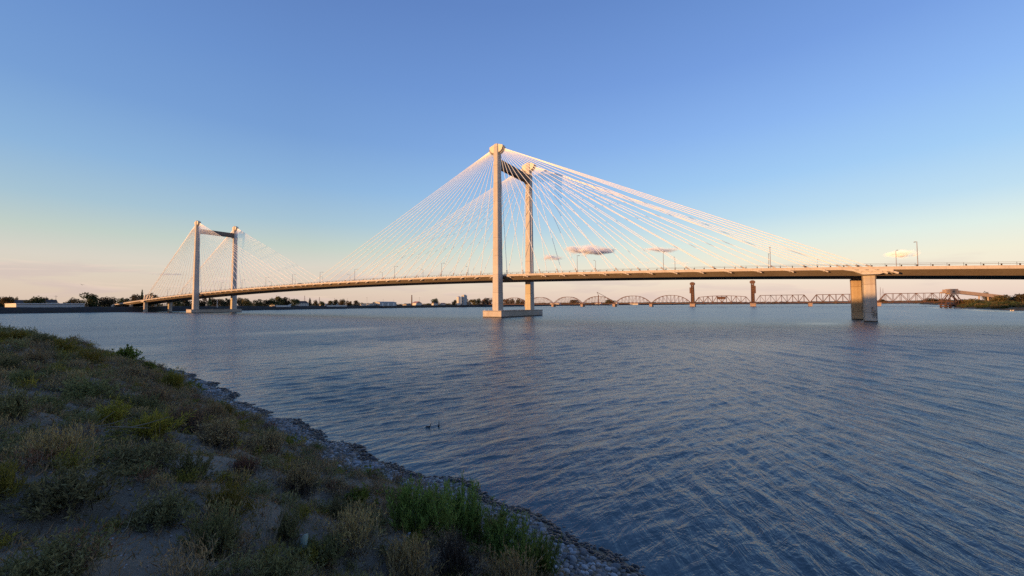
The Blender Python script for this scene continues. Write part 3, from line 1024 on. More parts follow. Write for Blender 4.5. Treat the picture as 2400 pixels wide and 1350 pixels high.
# ------------------------------------------------------------------ grain dock and conveyor at the right bank
ux, uy = 0.902, 0.431            # direction in which the gallery runs inland
dock = thing('conveyor_dock', 'tan grain conveyor on a brown braced dock tower sloping down behind the bushes', 'conveyor', (254.0, 436.0, 0), (0, 0, math.atan2(uy, ux)))
hh_ = MB()
hh_.box(3.2, 10.8, -2.6, 2.6, 13.8, 19.1)
hh_.box(0.2, 3.19, -2.2, 2.2, 15.0, 18.6)
hh_.box(-3.0, 0.19, -1.0, 1.0, 14.6, 16.3)
link('head_house', hh_.mesh('head_house', M_tan), dock)
link('window', MB().box(5.6, 7.6, -2.64, -2.61, 15.8, 17.2).mesh('window', M_glass), dock)
gl = MB().beam((10.81, 0, 16.1), (52.5, 0, 10.7), 3.2, 3.3)
link('gallery', gl.mesh('gallery', M_tan), dock)
for (a, b) in (((3.4, -2.2), (3.4, -2.2)), ((3.4, 2.2), (3.4, 2.2)), ((7.0, -2.2), (7.0, -2.2)), ((7.0, 2.2), (7.0, 2.2)), ((10.6, -2.2), (10.6, -2.2)), ((10.6, 2.2), (10.6, 2.2))):
    link('leg', MB().beam((a[0], a[1], 4.1), (b[0], b[1], 13.9), 0.8 if a[0] == 7.0 else 0.45, 0.8 if a[0] == 7.0 else 0.45).mesh('leg', M_rust), dock)
for y in (-2.3, 2.3):
    link('brace', MB().beam((5.6, y, 13.8), (-1.5, y, 4.2), 0.6, 0.6).mesh('brace', M_rust), dock)
    link('brace', MB().beam((8.4, y, 13.8), (15.5, y, 4.2), 0.6, 0.6).mesh('brace', M_rust), dock)
link('platform', MB().box(-2.5, 18.0, -4.0, 4.0, 2.9, 4.1).mesh('platform', M_rust), dock)
for x in (-1.0, 3.0, 7.0):
    for y in (-3.0, 3.0):
        link('pile', MB().tube([(x, y, -3), (x, y, 2.95)], 0.75, 8).mesh('pile', M_dark), dock)
link('dolphin', MB().box(-1.6, 4.4, -3.9, 3.9, 0.9, 2.0).mesh('dolphin', M_rust), dock)
for x in (31.5, 39.5):
    link('support', MB().beam((x, 0, 4.0), (x, 0, 11.6), 1.6, 1.0).mesh('support', M_tan), dock)

# ------------------------------------------------------------------ buildings on the left shore
def hip(mb, x0, x1, y0, y1, z0, z1, ridge='y', over=0.4):
    x0 -= over; x1 += over; y0 -= over; y1 += over
    if ridge == 'y':
        xm = (x0 + x1) / 2
        mb.add([(x0, y0, z0), (x1, y0, z0), (x1, y1, z0), (x0, y1, z0), (xm, y0, z1), (xm, y1, z1)],
               [(0, 1, 4), (1, 2, 5, 4), (2, 3, 5), (3, 0, 4, 5), (3, 2, 1, 0)])
    else:
        ym = (y0 + y1) / 2
        mb.add([(x0, y0, z0), (x1, y0, z0), (x1, y1, z0), (x0, y1, z0), (x0, ym, z1), (x1, ym, z1)],
               [(0, 1, 5, 4), (1, 2, 5), (2, 3, 4, 5), (3, 0, 4), (3, 2, 1, 0)])
    return mb


def house(name, label, cat, x0, x1, y0, y1, z0, zw, zr, mw, mr, ridge='y', wins=(), doors=(), group=None):
    """walls, roof, windows on the +X and -Y faces"""
    cx, cy = (x0 + x1) / 2, (y0 + y1) / 2
    t = thing(name, label, cat, (cx, cy, z0), group=group)
    hx, hy = (x1 - x0) / 2, (y1 - y0) / 2
    w = MB().box(-hx, hx, -hy, hy, -2.0, zw - z0)
    if zr > zw + 0.5:
        if ridge == 'y':
            for y in (-hy, hy):
                w.add([(-hx, y, zw - z0), (hx, y, zw - z0), (0, y, zr - z0 - 0.1)], [(0, 1, 2)])
        else:
            for x in (-hx, hx):
                w.add([(x, -hy, zw - z0), (x, hy, zw - z0), (x, 0, zr - z0 - 0.1)], [(0, 1, 2)])
        link('wall', w.mesh('wall', mw), t)
        link('roof', hip(MB(), -hx, hx, -hy, hy, zw - z0 + 0.01, zr - z0, ridge).mesh('roof', mr), t)
    else:
        link('wall', w.mesh('wall', mw), t)
        link('roof', MB().box(-hx - 0.35, hx + 0.35, -hy - 0.35, hy + 0.35, zw - z0 + 0.003, zr - z0 + 0.003).mesh('roof', mr), t)
    for k in range(wins[0] if wins else 0):
        y = -hy + (k + 0.5) * 2 * hy / wins[0]
        link('window', MB().box(hx + 0.002, hx + 0.08, y - 0.6, y + 0.6, wins[1], wins[1] + 1.2).mesh('window', M_glass), t)
    for k in range(doors[0] if doors else 0):
        y = -hy + (k + 0.5) * 2 * hy / doors[0]
        link('door', MB().box(hx + 0.002, hx + 0.1, y - 1.5, y + 1.5, 0, doors[1]).mesh('door', M_roofw), t)
    return t


wh = house('warehouse', 'long low grey warehouse with one sunlit cream end on the far bank at left', 'warehouse', -535, -482, -70, -26, 4.9, 8.5, 8.95, M_grey, M_roofw)
link('lit_end_wall', MB().box(-26.5, 26.45, -22.06, -22.003, -1.0, 3.6).mesh('lit_end_wall', M_white), wh)  # sun-facing end gets a paler colour than the walls, sunlight painted in
link('eave_shade_strip', MB().box(26.502, 26.7, -21.9, 22.0, 3.15, 3.55).mesh('eave_shade_strip', M_dark), wh)  # dark strip standing in for the shade under the eave
house('shed', 'grey metal shed with sunlit cream end wall standing over a dark quay', 'shed', -557, -536, 389, 431, 5, 11.6, 13.0, M_grey, M_grey, 'y', (), (3, 5.0))
house('low_building', 'low sunlit building attached in front of the grey metal shed', 'building', -572, -546, 372, 387, 5, 8.3, 9.2, M_white, M_roofd, 'x', (3, 0.9))
house('house', 'dark roofed house with white walls left of the pointed tree under the deck', 'house', -575, -559, 242, 258, 5, 9.6, 13.6, M_white, M_roofd, 'y', (4, 1.5))
house('cottage', 'small house behind the big tree clump under the deck', 'house', -590, -576, 210, 222, 5, 8.6, 11.5, M_white, M_roofd, 'x', (3, 1.2))
house('house', 'grey roofed house behind the middle of the long warehouse', 'house', -625, -600, -66, -44, 5, 9.4, 13.6, M_grey, M_roofd, 'y', (4, 1.2))
house('house', 'brown roofed house behind the sunlit end of the warehouse', 'house', -615, -590, -100, -84, 5, 9.4, 14.2, M_tan, M_roofd, 'x', (3, 1.2))
house('house', 'house with one sunlit gable above the right part of the warehouse roof', 'house', -612, -598, -32, -24, 5, 10.5, 14.0, M_white, M_roofd, 'y', (2, 1.5))
house('gabled_hall', 'small sunlit gabled hall on the quay left of the pink roofed house', 'hall', -609, -597, 516, 534, 4, 6.9, 9.4, M_white, M_roofd, 'y', (3, 0.8))
house('house', 'house with pink tiled roof beside the tall chimney on the far shore', 'house', -612, -598, 548, 566, 5, 10.4, 14.6, M_white, M_roofp, 'x', (3, 1.4))
house('gabled_hall', 'sunlit gable house under the square topped tree', 'hall', -598, -588, 600, 612, 5, 9.6, 14.0, M_white, M_roofd, 'y', (3, 1.4))
house('house', 'small white house between the square topped tree and the grain silo', 'house', -590, -580, 622, 632, 5, 8.5, 11, M_white, M_roofp, 'x', (2, 1.2))
house('house', 'white walled long building behind the lone olive tree', 'building', -640, -622, 330, 372, 5, 8.8, 9.4, M_white, M_grey, 'y', (6, 1.2))

silo = thing('grain_elevator', 'white grain elevator with round silo and grey block on the far shore', 'grain elevator', (-550, 650, 5))
link('silo', MB().tube([(-1.5, -2, -2), (-1.5, -2, 20.3), (-1.5, -2, 20.5), (-1.5, -2, 22.6)], [4.9, 4.9, 5.2, 0.6], 20).mesh('silo', M_white), silo)
link('block', MB().box(0, 9, 6, 18, -2, 24.6).mesh('block', M_grey), silo)
link('roof_shed', MB().box(2, 7, 8, 16, 24.602, 26.3).mesh('roof_shed', M_grey), silo)
link('canopy', MB().beam((6, 19, 8.6), (13, 27, 5.9), 9, 0.6).mesh('canopy', M_white), silo)
for k in range(4):
    link('canopy_post', MB().box(8.5 + 1.7 * k, 9.0 + 1.7 * k, 16.5 + 2 * k, 17 + 2 * k, -1.5, 7.4 - 0.66 * k).mesh('canopy_post', M_white), silo)

ch = thing('chimney', 'tall brown factory chimney beside the pink roofed house', 'chimney', (-586, 522, 4))
link('shaft', MB().tube([(0, 0, -1), (0, 0, 24)], [1.5, 1.0], 12).mesh('shaft', M_rust), ch)
link('rim', MB().tube([(0, 0, 24.0), (0, 0, 24.6)], 1.25, 12).mesh('rim', M_dark), ch)


def mast(label, x, y, h, w=1.6, cat='mast', dish=True):
    t = thing('radio_mast', label, cat, (x, y, 5))
    f = MB()
    for a in range(3):
        f.beam((w * math.cos(a * 2.1), w * math.sin(a * 2.1), -1), (0.25 * math.cos(a * 2.1), 0.25 * math.sin(a * 2.1), h), 0.22, 0.22)
    link('frame', f.mesh('frame', M_rust), t)
    l = MB()
    for z in np.arange(0, h - 2, 2.2):
        k0, k1 = w * (1 - z / h) + 0.2, w * (1 - (z + 2.2) / h) + 0.2
        for a in range(3):
            l.beam((k0 * math.cos(a * 2.1), k0 * math.sin(a * 2.1), z), (k1 * math.cos(a * 2.1 + 2.1), k1 * math.sin(a * 2.1 + 2.1), z + 2.2), 0.14, 0.14)
    link('lattice', l.mesh('lattice', M_rust), t)


mast('taller lattice radio mast above the dark roofed house', -592, 271, 18.3)
mast('shorter lattice radio mast right of the pointed tree', -589, 297, 16.3, 1.2)
mast('left one of two tall power masts beyond the last truss span', 462, 1842, 58, 4.0)
mast('right one of two tall power masts beyond the last truss span', 470, 1847, 54, 3.0)


def pole(label, x, y, h, r=0.18, bar=True, z=5.0, mat=None):
    t = thing('utility_pole', label, 'pole', (x, y, z), group='poles along the far shore')
    link('post', MB().tube([(0, 0, -1), (0, 0, h)], [r, r * 0.6], 6).mesh('post', mat or M_wood), t)
    if bar:
        link('crossarm', MB().box(-0.1, 0.1, -1.2, 1.2, h - 1.0, h - 0.8).mesh('crossarm', M_wood), t)


pole('pale thick pole standing between the legs of the far tower', -439, 73, 8.2, 0.45, False, 4.9, M_para)
for x, y, h, l in ((-607, 340, 15, 'thin pole between the olive tree and the second mast'), (-612, 372, 15, 'thin pole right of the lone olive tree'),
                   (-600, 410, 18, 'thin pole behind the middle of the metal shed'), (-600, 452, 14, 'thin pole just right of the metal shed'),
                   (-596, 478, 13, 'thin pole left of the sunlit gabled hall'), (-585, 545, 20, 'thin pole right of the tall chimney'),
                   (-590, 690, 20, 'thin pole left of the grain elevator'), (-520, 5, 12, 'pole left of the bridge end beside the flat crowned tree'),
                   (-512, 22, 10, 'short pole at the foot of the bridge end'), (-560, -32, 13, 'pole behind the right part of the warehouse')):
    pole(l, x, y, h)

crane = thing('harbour_crane', 'distant slender crane with a slanting jib above the third arched span', 'crane', (-560, 1680, 4), (0, 0, 0.55))
link('tower', MB().beam((0, 0, 0), (0, 0, 44), 3.0, 3.0).mesh('tower', M_rust), crane)
link('jib', MB().beam((-7, 0, 58), (34, 0, 36), 1.6, 1.6).mesh('jib', M_rust), crane)
link('mast', MB().beam((0, 0, 44), (-7, 0, 59), 1.4, 1.4).mesh('mast', M_rust), crane)

# pale strips on the slope: a lit retaining wall and path walls under the deck
rw = thing('retaining_wall', 'low sunlit white wall stepping up the grass slope under the deck', 'wall', (-462, 158, 5))
link('wall', MB().box(-0.4, 0.4, -6, 14, -1, 1.2).mesh('wall', M_white), rw)
link('stair', MB().rings([[(-6, 13, 0.2), (-5, 13, 0.2), (-5, 13, 1.2), (-6, 13, 1.2)], [(-16, 24, 2.2), (-15, 24, 2.2), (-15, 24, 3.2), (-16, 24, 3.2)]]).mesh('stair', M_white), rw)
wl = thing('boundary_wall', 'long pale wall in the grass below the dark roofed house', 'wall', (-490, 262, 5))
link('wall', MB().box(-0.3, 0.3, -16, 20, -1, 1.0).mesh('wall', M_white), wl)

quay = thing('quay', 'dark timber quay wall along the water below the metal shed', 'quay', (-530, 440, 0))
qm = MB()
for (xa, ya), (xb, yb) in zip([(-521, 385), (-528, 470), (-536, 560), (-528, 640)][:-1], [(-528, 470), (-536, 560), (-528, 640)]):
    qm.beam((xa + 530, ya - 440, 2.2), (xb + 530, yb - 440, 2.2), 3.0, 4.4)
link('wall', qm.mesh('wall', M_dark), quay)

boat = thing('moored_boat', 'small white boat moored by the tan grass bank at right', 'boat', (227.0, 224, -0.25), (0, 0, 1.0))
bh = MB()
bh.rings([[(x, -w, 0.75 + 0.12 * abs(x) / 2.4), (x, -w * 0.7, -0.1), (x, w * 0.7, -0.1), (x, w, 0.75 + 0.12 * abs(x) / 2.4)] for x, w in ((-2.3, 0.75), (-1.0, 0.9), (0.8, 0.85), (1.9, 0.5), (2.5, 0.06))])
link('hull', bh.mesh('hull', M_white), boat)
link('seat', MB().box(-0.9, -0.5, -0.72, 0.72, 0.86, 0.92).mesh('seat', M_grey), boat)
link('engine', MB().box(-2.55, -2.2, -0.2, 0.2, 0.3, 1.1).mesh('engine', M_dark), boat)

# ------------------------------------------------------------------ leaves: helpers for plants
def leaf_quads(c, d, length, width, r, curl=0.0):
    """thin diamond-shaped leaves at points c along directions d"""
    n = len(c)
    d = d / np.maximum(np.linalg.norm(d, axis=1, keepdims=True), 1e-6)
    u = np.cross(d, r.normal(size=(n, 3)))
    u /= np.maximum(np.linalg.norm(u, axis=1, keepdims=True), 1e-6)
    L = np.asarray(length).reshape(-1, 1) * np.ones((n, 1))
    Wd = np.asarray(width).reshape(-1, 1) * np.ones((n, 1))
    V = np.stack([c, c + d * L * 0.45 + u * Wd / 2, c + d * L, c + d * L * 0.45 - u * Wd / 2], 1).reshape(-1, 3)
    F = np.arange(4 * n).reshape(-1, 4)
    return V, F


def stem_strips(P0, P1, P2, w0, r):
    """curved stems as crossed thin strips: base, middle, tip"""
    n = len(P0)
    d = P2 - P0
    d = d / np.maximum(np.linalg.norm(d, axis=1, keepdims=True), 1e-6)
    u = np.cross(d, r.normal(size=(n, 3)))
    u /= np.maximum(np.linalg.norm(u, axis=1, keepdims=True), 1e-6)
    w = np.asarray(w0).reshape(-1, 1) * np.ones((n, 1))
    V = np.stack([P0 - u * w / 2, P0 + u * w / 2, P1 + u * w * 0.4, P1 - u * w * 0.4, P2 + u * w * 0.12, P2 - u * w * 0.12], 1).reshape(-1, 3)
    b = (np.arange(n) * 6)[:, None]
    F = np.concatenate([b + np.array([[0, 1, 2, 3]]), b + np.array([[3, 2, 4, 5]])])
    return V, F


def bush_geo(kind, seed):
    """unit bush, radius 1 and height 1; returns (stem verts, stem quads, leaf verts, leaf quads)"""
    r = np.random.default_rng(seed)
    if kind in ('sage', 'leafy', 'rabbit'):
        ns, nl = (95, 26) if kind != 'leafy' else (58, 17)
        az = r.uniform(0, 2 * np.pi, ns)
        tilt = np.abs(r.normal(0, 0.75, ns)).clip(0, 1.45)
        ln = r.uniform(0.72, 1.08, ns) * (0.82 + 0.18 * np.sin(az * 3 + seed))
        base = np.stack([0.22 * r.normal(size=ns), 0.22 * r.normal(size=ns), np.full(ns, -0.12)], 1)
        tip = base + np.stack([np.sin(tilt) * np.cos(az) * 0.95, np.sin(tilt) * np.sin(az) * 0.95, np.cos(tilt) * 0.95 + 0.18], 1) * ln[:, None]
        mid = (base + tip) / 2 + np.stack([0 * az, 0 * az, 0.10 * np.sin(tilt)], 1)
        SV, SF = stem_strips(base, mid, tip, 0.018, r)
        t = r.uniform(0.30, 1.0, (ns, nl)) ** 0.7
        b0 = (1 - t)[..., None] ** 2 * base[:, None] + 2 * ((1 - t) * t)[..., None] * mid[:, None] + (t ** 2)[..., None] * tip[:, None]
        c = b0.reshape(-1, 3) + r.normal(0, 0.035, (ns * nl, 3))
        ax = np.repeat(tip - base, nl, axis=0)
        d = ax / np.linalg.norm(ax, axis=1, keepdims=True) * (0.9 if kind != 'leafy' else 0.4) + r.normal(0, 0.55, c.shape)
        L, w = {'sage': (0.13, 0.034), 'rabbit': (0.19, 0.026), 'leafy': (0.17, 0.085)}[kind]
        LV, LF = leaf_quads(c, d, L * r.uniform(0.6, 1.3, len(c)), w, r)
    elif kind == 'willow':
        ns, nl = 84, 46
        az = r.uniform(0, 2 * np.pi, ns)
        rr = np.sqrt(r.uniform(0, 1, ns)) * 0.6
        base = np.stack([rr * np.cos(az), rr * np.sin(az), np.full(ns, -0.08)], 1)
        lean = r.uniform(-0.1, 0.75, ns)
        hgt = r.uniform(0.45, 1.08, ns) * (1.0 - 0.25 * rr)
        tip = base + np.stack([lean * np.cos(az), lean * np.sin(az), hgt], 1)
        mid = (base + tip) / 2 + np.stack([-0.08 * np.cos(az), -0.08 * np.sin(az), 0.05 + 0 * az], 1)
        SV, SF = stem_strips(base, mid, tip, 0.022, r)
        t = r.uniform(0.15, 1.0, (ns, nl))
        b0 = (1 - t)[..., None] ** 2 * base[:, None] + 2 * ((1 - t) * t)[..., None] * mid[:, None] + (t ** 2)[..., None] * tip[:, None]
        c = b0.reshape(-1, 3) + r.normal(0, 0.02, (ns * nl, 3))
        a2 = r.uniform(0, 6.28, len(c))
        d = np.stack([np.cos(a2) * 0.7, np.sin(a2) * 0.7, r.uniform(0.2, 1.1, len(c))], 1)
        LV, LF = leaf_quads(c, d, 0.14 * r.uniform(0.5, 1.25, len(c)), 0.032, r)
    elif kind in ('straw', 'brown', 'red', 'tumble'):
        ns = {'straw': 330, 'brown': 260, 'red': 260, 'tumble': 260}[kind]
        az = r.uniform(0, 2 * np.pi, ns)
        tilt = np.abs(r.normal(0.35, 0.5, ns)).clip(0, 1.5) if kind != 'tumble' else r.uniform(0, 1.55, ns)
        ln = r.uniform(0.55, 1.08, ns)
        base = np.stack([0.3 * r.normal(size=ns), 0.3 * r.normal(size=ns), np.full(ns, -0.1)], 1)
        tip = base + np.stack([np.sin(tilt) * np.cos(az), np.sin(tilt) * np.sin(az), np.cos(tilt) + 0.1], 1) * ln[:, None]
        mid = (base + tip) / 2 + r.normal(0, 0.07, (ns, 3)) + np.array([0, 0, 0.08])
        SV, SF = stem_strips(base, mid, tip, 0.020 if kind != 'straw' else 0.018, r)
        nl = 8
        t = r.uniform(0.45, 1.0, (ns, nl))
        b0 = (1 - t)[..., None] ** 2 * base[:, None] + 2 * ((1 - t) * t)[..., None] * mid[:, None] + (t ** 2)[..., None] * tip[:, None]
        c = b0.reshape(-1, 3)
        ax = np.repeat(tip - base, nl, axis=0)
        d = ax / np.linalg.norm(ax, axis=1, keepdims=True) + r.normal(0, 0.6 if kind != 'straw' else 0.3, c.shape)
        LV, LF = leaf_quads(c, d, {'straw': 0.13, 'brown': 0.14, 'red': 0.15, 'tumble': 0.22}[kind] * r.uniform(0.5, 1.3, len(c)), 0.024 if kind != 'tumble' else 0.016, r)
    return SV, SF, LV, LF


BUSH = {}
for k in ('sage', 'rabbit', 'leafy', 'willow', 'straw', 'brown', 'red', 'tumble'):
    BUSH[k] = [bush_geo(k, 100 + 10 * i + len(k)) for i in range(3)]
BUSH_ME = {k: [(raw_mesh('stems', g_[0], g_[1], None, [M_stick if k in ('straw', 'rabbit') else M_bark]), raw_mesh('foliage', g_[2], g_[3], None, [ML[k]])) for g_ in v] for k, v in BUSH.items()}
LEAFN = {'straw': 'seed_heads', 'brown': 'twigs', 'red': 'twigs', 'tumble': 'twigs'}
NAMES = {'sage': ('sagebrush', 'shrub'), 'rabbit': ('yellow_shrub', 'shrub'), 'leafy': ('leafy_bush', 'bush'), 'willow': ('willow_bush', 'bush'), 'straw': ('dry_grass_clump', 'grass clump'),
         'brown': ('dry_shrub', 'shrub'), 'red': ('red_shrub', 'shrub'), 'tumble': ('tumbleweed', 'tumbleweed')}
SHRUBS=[
('rabbit',66.89,-143.22,0.79,0.62,'yellow green grassy shrub on the bank crest at the left edge'),
('sage',67.49,-142.37,0.65,0.59,'dark olive shrub on the bank crest beside the yellow green one'),
('rabbit',68.15,-141.70,0.87,0.78,'yellow green shrub trailing down the bank crest against the water'),
('rabbit',71.23,-141.42,0.61,0.68,'yellow green tuft lowest on the bank crest line'),
('brown',74.97,-143.72,0.49,0.51,'brown tangled dry shrub below the bank crest at upper left'),
('sage',79.34,-144.86,0.38,0.48,'dark grey green shrub at the left edge below the brown tangle'),
('sage',82.25,-144.98,0.34,0.35,'dark grey green shrub beside the bare soil mound'),
('sage',80.27,-144.15,0.36,0.43,'small grey green shrub right of the soil streak'),
('straw',80.52,-143.69,0.40,0.41,'tan dry grass clump in the middle of the grey green shrubs'),
('sage',83.21,-144.01,0.74,0.62,'wide dark green mound shrub in the middle of the upper bank'),
('leafy',61.49,-137.44,0.90,1.22,'leafy green bush standing out against the water on the bank crest'),
('leafy',66.08,-137.66,0.45,0.56,'small leafy sprig right of the leafy bush on the crest'),
('brown',72.53,-140.30,0.82,0.65,'low brown dry shrub below the leafy bush'),
('rabbit',72.75,-138.65,0.72,1.19,'bright yellow green shrub at the top end of the cobble beach'),
('brown',81.70,-142.09,0.56,0.67,'dark brown mound of dry stems below the yellow green shrub'),
('sage',85.43,-145.07,0.42,0.37,'dark shrub above the bare sloping path on the left'),
('sage',87.26,-145.81,0.34,0.56,'tall dark shrub at the left edge beside the bare path'),
('sage',83.67,-142.99,0.54,0.53,'grey green shrub above the big yellow shrub'),
('rabbit',85.79,-144.15,0.47,0.58,'big yellow green shrub above the broken pale stalks'),
('rabbit',88.06,-144.08,0.60,0.54,'long yellow grass clump right of the big yellow shrub'),
('brown',86.36,-142.93,0.58,0.62,'grey brown dry shrub inland of the cobbles'),
('brown',88.59,-143.12,0.51,0.54,'second grey brown dry shrub nearer along the cobbles'),
('rabbit',80.96,-139.60,0.28,0.62,'small yellow shrub at the edge of the cobbles'),
('straw',82.67,-140.80,0.36,0.61,'tall pale dry grass behind the small yellow shrub'),
('straw',91.04,-145.94,0.35,0.52,'combed over clump of dead tan grass on the left bank'),
('sage',91.35,-145.19,0.56,0.44,'wide dark green shrub below the yellow grass'),
('rabbit',91.93,-146.45,0.18,0.37,'yellow shrub cut by the left edge low on the bank'),
('sage',92.27,-146.09,0.48,0.45,'broad dark green mound above the bare soil at lower left'),
('sage',92.96,-145.48,0.35,0.44,'dark green shrub left of the biggest dark mound'),
('rabbit',93.17,-144.88,0.31,0.42,'yellow shrub beside the dry branching stalks'),
('sage',93.94,-145.36,0.32,0.54,'biggest dark mound shrub overhanging the bare soil'),
('red',91.41,-143.89,0.23,0.32,'reddish brown shrub in the middle of the bank'),
('sage',93.73,-144.51,0.19,0.45,'dark green shrub behind the pale broken tube'),
('straw',93.96,-143.79,0.37,0.45,'rounded pale straw mound left of the green willows'),
('sage',94.11,-144.24,0.28,0.36,'grey green weed in front of the pale broken tube'),
('sage',93.07,-143.39,0.16,0.33,'small grey green weed above the straw mound'),
('leafy',92.39,-142.45,0.36,0.42,'low dark green bush between the cobbles and the weeds'),
('willow',93.83,-142.61,0.30,0.90,'leftmost upright green willow bush beside the cobbles'),
('willow',93.94,-142.12,0.30,0.89,'upright green willow bush second from the left'),
('willow',93.86,-141.30,0.27,1.03,'greyish tipped willow bush in the middle of the willows'),
('willow',94.36,-141.14,0.35,0.89,'green willow bush third from the right in the clump'),
('willow',95.00,-141.29,0.29,0.89,'green willow bush second from the right in the clump'),
('willow',95.28,-140.97,0.22,0.71,'rightmost small willow bush on the cobbles'),
('tumble',94.94,-142.80,0.34,0.57,'dark dead tumbleweed below the willow bushes'),
('straw',94.60,-143.42,0.36,0.59,'bleached dry weed stems at the bottom edge left of the tumbleweed'),
('straw',95.59,-142.39,0.42,0.49,'bleached dry weed tips at the bottom edge below the willows'),
('sage',94.40,-146.57,0.35,0.28,'dark shrub at the bottom left corner'),
('sage',95.06,-145.38,0.31,0.34,'grey green weeds at the bottom edge below the broken tube'),
('brown',91.76,-143.19,0.40,0.46,'brown dry shrub bordering the cobbles in the middle of the bank'),
('brown',87.53,-141.59,0.55,0.65,'brown dry shrub bordering the upper cobbles'),
('sage',91.75,-144.80,0.33,0.41,'grey green shrub right of the wide dark green shrub'),
]

for i, (k, x, y, w, h, lab) in enumerate(SHRUBS):
    z = float(ground(x, y)[0])
    nm, ct = NAMES[k]
    t = thing(nm, lab, ct, (x, y, z - 0.02), (random.uniform(-0.1, 0.1), random.uniform(-0.1, 0.1), random.uniform(0, 6.28)), (w * (1.45 if k == 'willow' else 1.1), w * (1.45 if k == 'willow' else 1.1), h * random.uniform(0.92, 1.1)))
    st, fo = BUSH_ME[k][i % 3]
    link('stems', st, t)
    link(LEAFN.get(k, 'foliage'), fo, t)

# ground cover between the shrubs: small tufts of the same plants, too many to count
def undergrowth():
    r = np.random.default_rng(5)
    kinds = ['sage', 'rabbit', 'brown', 'straw', 'red', 'leafy']
    VV, FF, MI = [], [], []
    off = 0
    mats = [ML[k] for k in kinds] + [M_stick]
    n = 0
    tries = 0
    while n < 1750 and tries < 28000:
        tries += 1
        # denser close to the viewer, where the bank is seen large
        x = 97.5 - 46 * r.uniform(0, 1) ** 1.45
        dd = r.uniform(1.6, 10.5)
        y = float(np.interp(x, SX, SY)) - dd
        if math.hypot(x - CX, y - CY) < 1.7 or y < CY - 1.0 and x > 92:
            continue
        z, d = ground(x, y)
        d = float(d)
        if d < 1.75:
            continue
        # bare soil patches
        pn = math.sin(x * 0.83 + y * 1.9) + math.sin(x * 1.7 - y * 1.1 + 2) + 0.6 * math.sin(x * 3.1 + y * 2.3)
        if d > 5.0 and pn > 1.3 and r.uniform() < 0.9:
            continue
        near = d < 4.5
        p = [0.22, 0.10, 0.36, 0.16, 0.05, 0.11] if near else [0.46, 0.12, 0.20, 0.17, 0.05, 0.0]
        ki = r.choice(6, p=p)
        k = kinds[ki]
        SV, SF, LV, LF = BUSH[k][r.integers(3)]
        dist = math.hypot(x - CX, y - CY)
        w = r.uniform(0.13, 0.30) * (0.75 + 0.03 * dist)
        h = w * r.uniform(0.7, 1.2)
        keepn, grow = (0.066, 1.95) if dist > 9 else (0.15, 1.5)
        nl = int(len(LF) * keepn)
        sel = r.choice(len(LF), nl, replace=False)
        LVs = LV.reshape(-1, 4, 3)[sel]
        mid_ = LVs.mean(axis=1, keepdims=True)
        LVs = (mid_ + (LVs - mid_) * grow).reshape(-1, 3)
        ks = r.choice(len(SF) // 2, len(SF) // 6, replace=False)
        nst = len(SF) // 2
        SF = np.concatenate([SF[ks], SF[nst + ks]])
        a = r.uniform(0, 6.28)
        ca, sa_ = math.cos(a), math.sin(a)
        Rm = np.array([[ca, -sa_, 0], [sa_, ca, 0], [0, 0, 1]])
        for V_, F_, mi in ((LVs, np.arange(4 * nl).reshape(-1, 4), ki), (SV, SF, 6)):
            Vt = (V_ @ Rm.T) * np.array([w, w, h]) + np.array([x, y, float(z) - 0.01])
            VV.append(Vt)
            FF.append(F_ + off)
            MI.append(np.full(len(F_), mi))
            off += len(Vt)
        n += 1
    return raw_mesh('undergrowth', np.concatenate(VV), np.concatenate(FF), None, mats, False, np.concatenate(MI))


link('undergrowth', undergrowth(), kind='stuff', label='low tufts of dry weeds and grey green scrub covering the bank')

# thin dead grass blades and twigs lying on the bare soil
def litter():
    r = np.random.default_rng(21)
    nt, nb = 9500, 12
    tx = 97.5 - 46 * r.uniform(0, 1, nt) ** 1.6
    ty = np.interp(tx, SX, SY) - r.uniform(2.0, 10.0, nt)
    bare = np.sin(tx * 0.83 + ty * 1.9) + np.sin(tx * 1.7 - ty * 1.1 + 2) + 0.6 * np.sin(tx * 3.1 + ty * 2.3)
    nbl = np.where((bare > 1.3) & (np.interp(tx, SX, SY) - ty > 5), 2, nb)
    idx = np.repeat(np.arange(nt), nbl)
    n = len(idx)
    sp = 0.05 + 0.004 * (97 - tx)
    x = tx[idx] + r.normal(0, 1, n) * sp[idx]
    y = ty[idx] + r.normal(0, 1, n) * sp[idx]
    z, d = ground(x, y)
    a = r.uniform(0, 6.28, n)
    up = np.abs(r.normal(0.7, 0.6, n))
    d3 = np.stack([np.cos(a), np.sin(a), up], 1)
    V, F = leaf_quads(np.stack([x, y, z - 0.01], 1), d3, r.uniform(0.05, 0.17, n) * (0.8 + 0.03 * (97 - x)), 0.009 + 0.0007 * (97 - x), r)
    mi = r.choice(4, nt, p=[0.36, 0.32, 0.22, 0.10])[idx]
    return raw_mesh('dry_grass', V, F, None, [ML['straw'], ML['brown'], ML['sage'], ML['rabbit']], False, mi)


link('dry_grass', litter(), kind='stuff', label='thin dead grass blades lying on the bare soil')

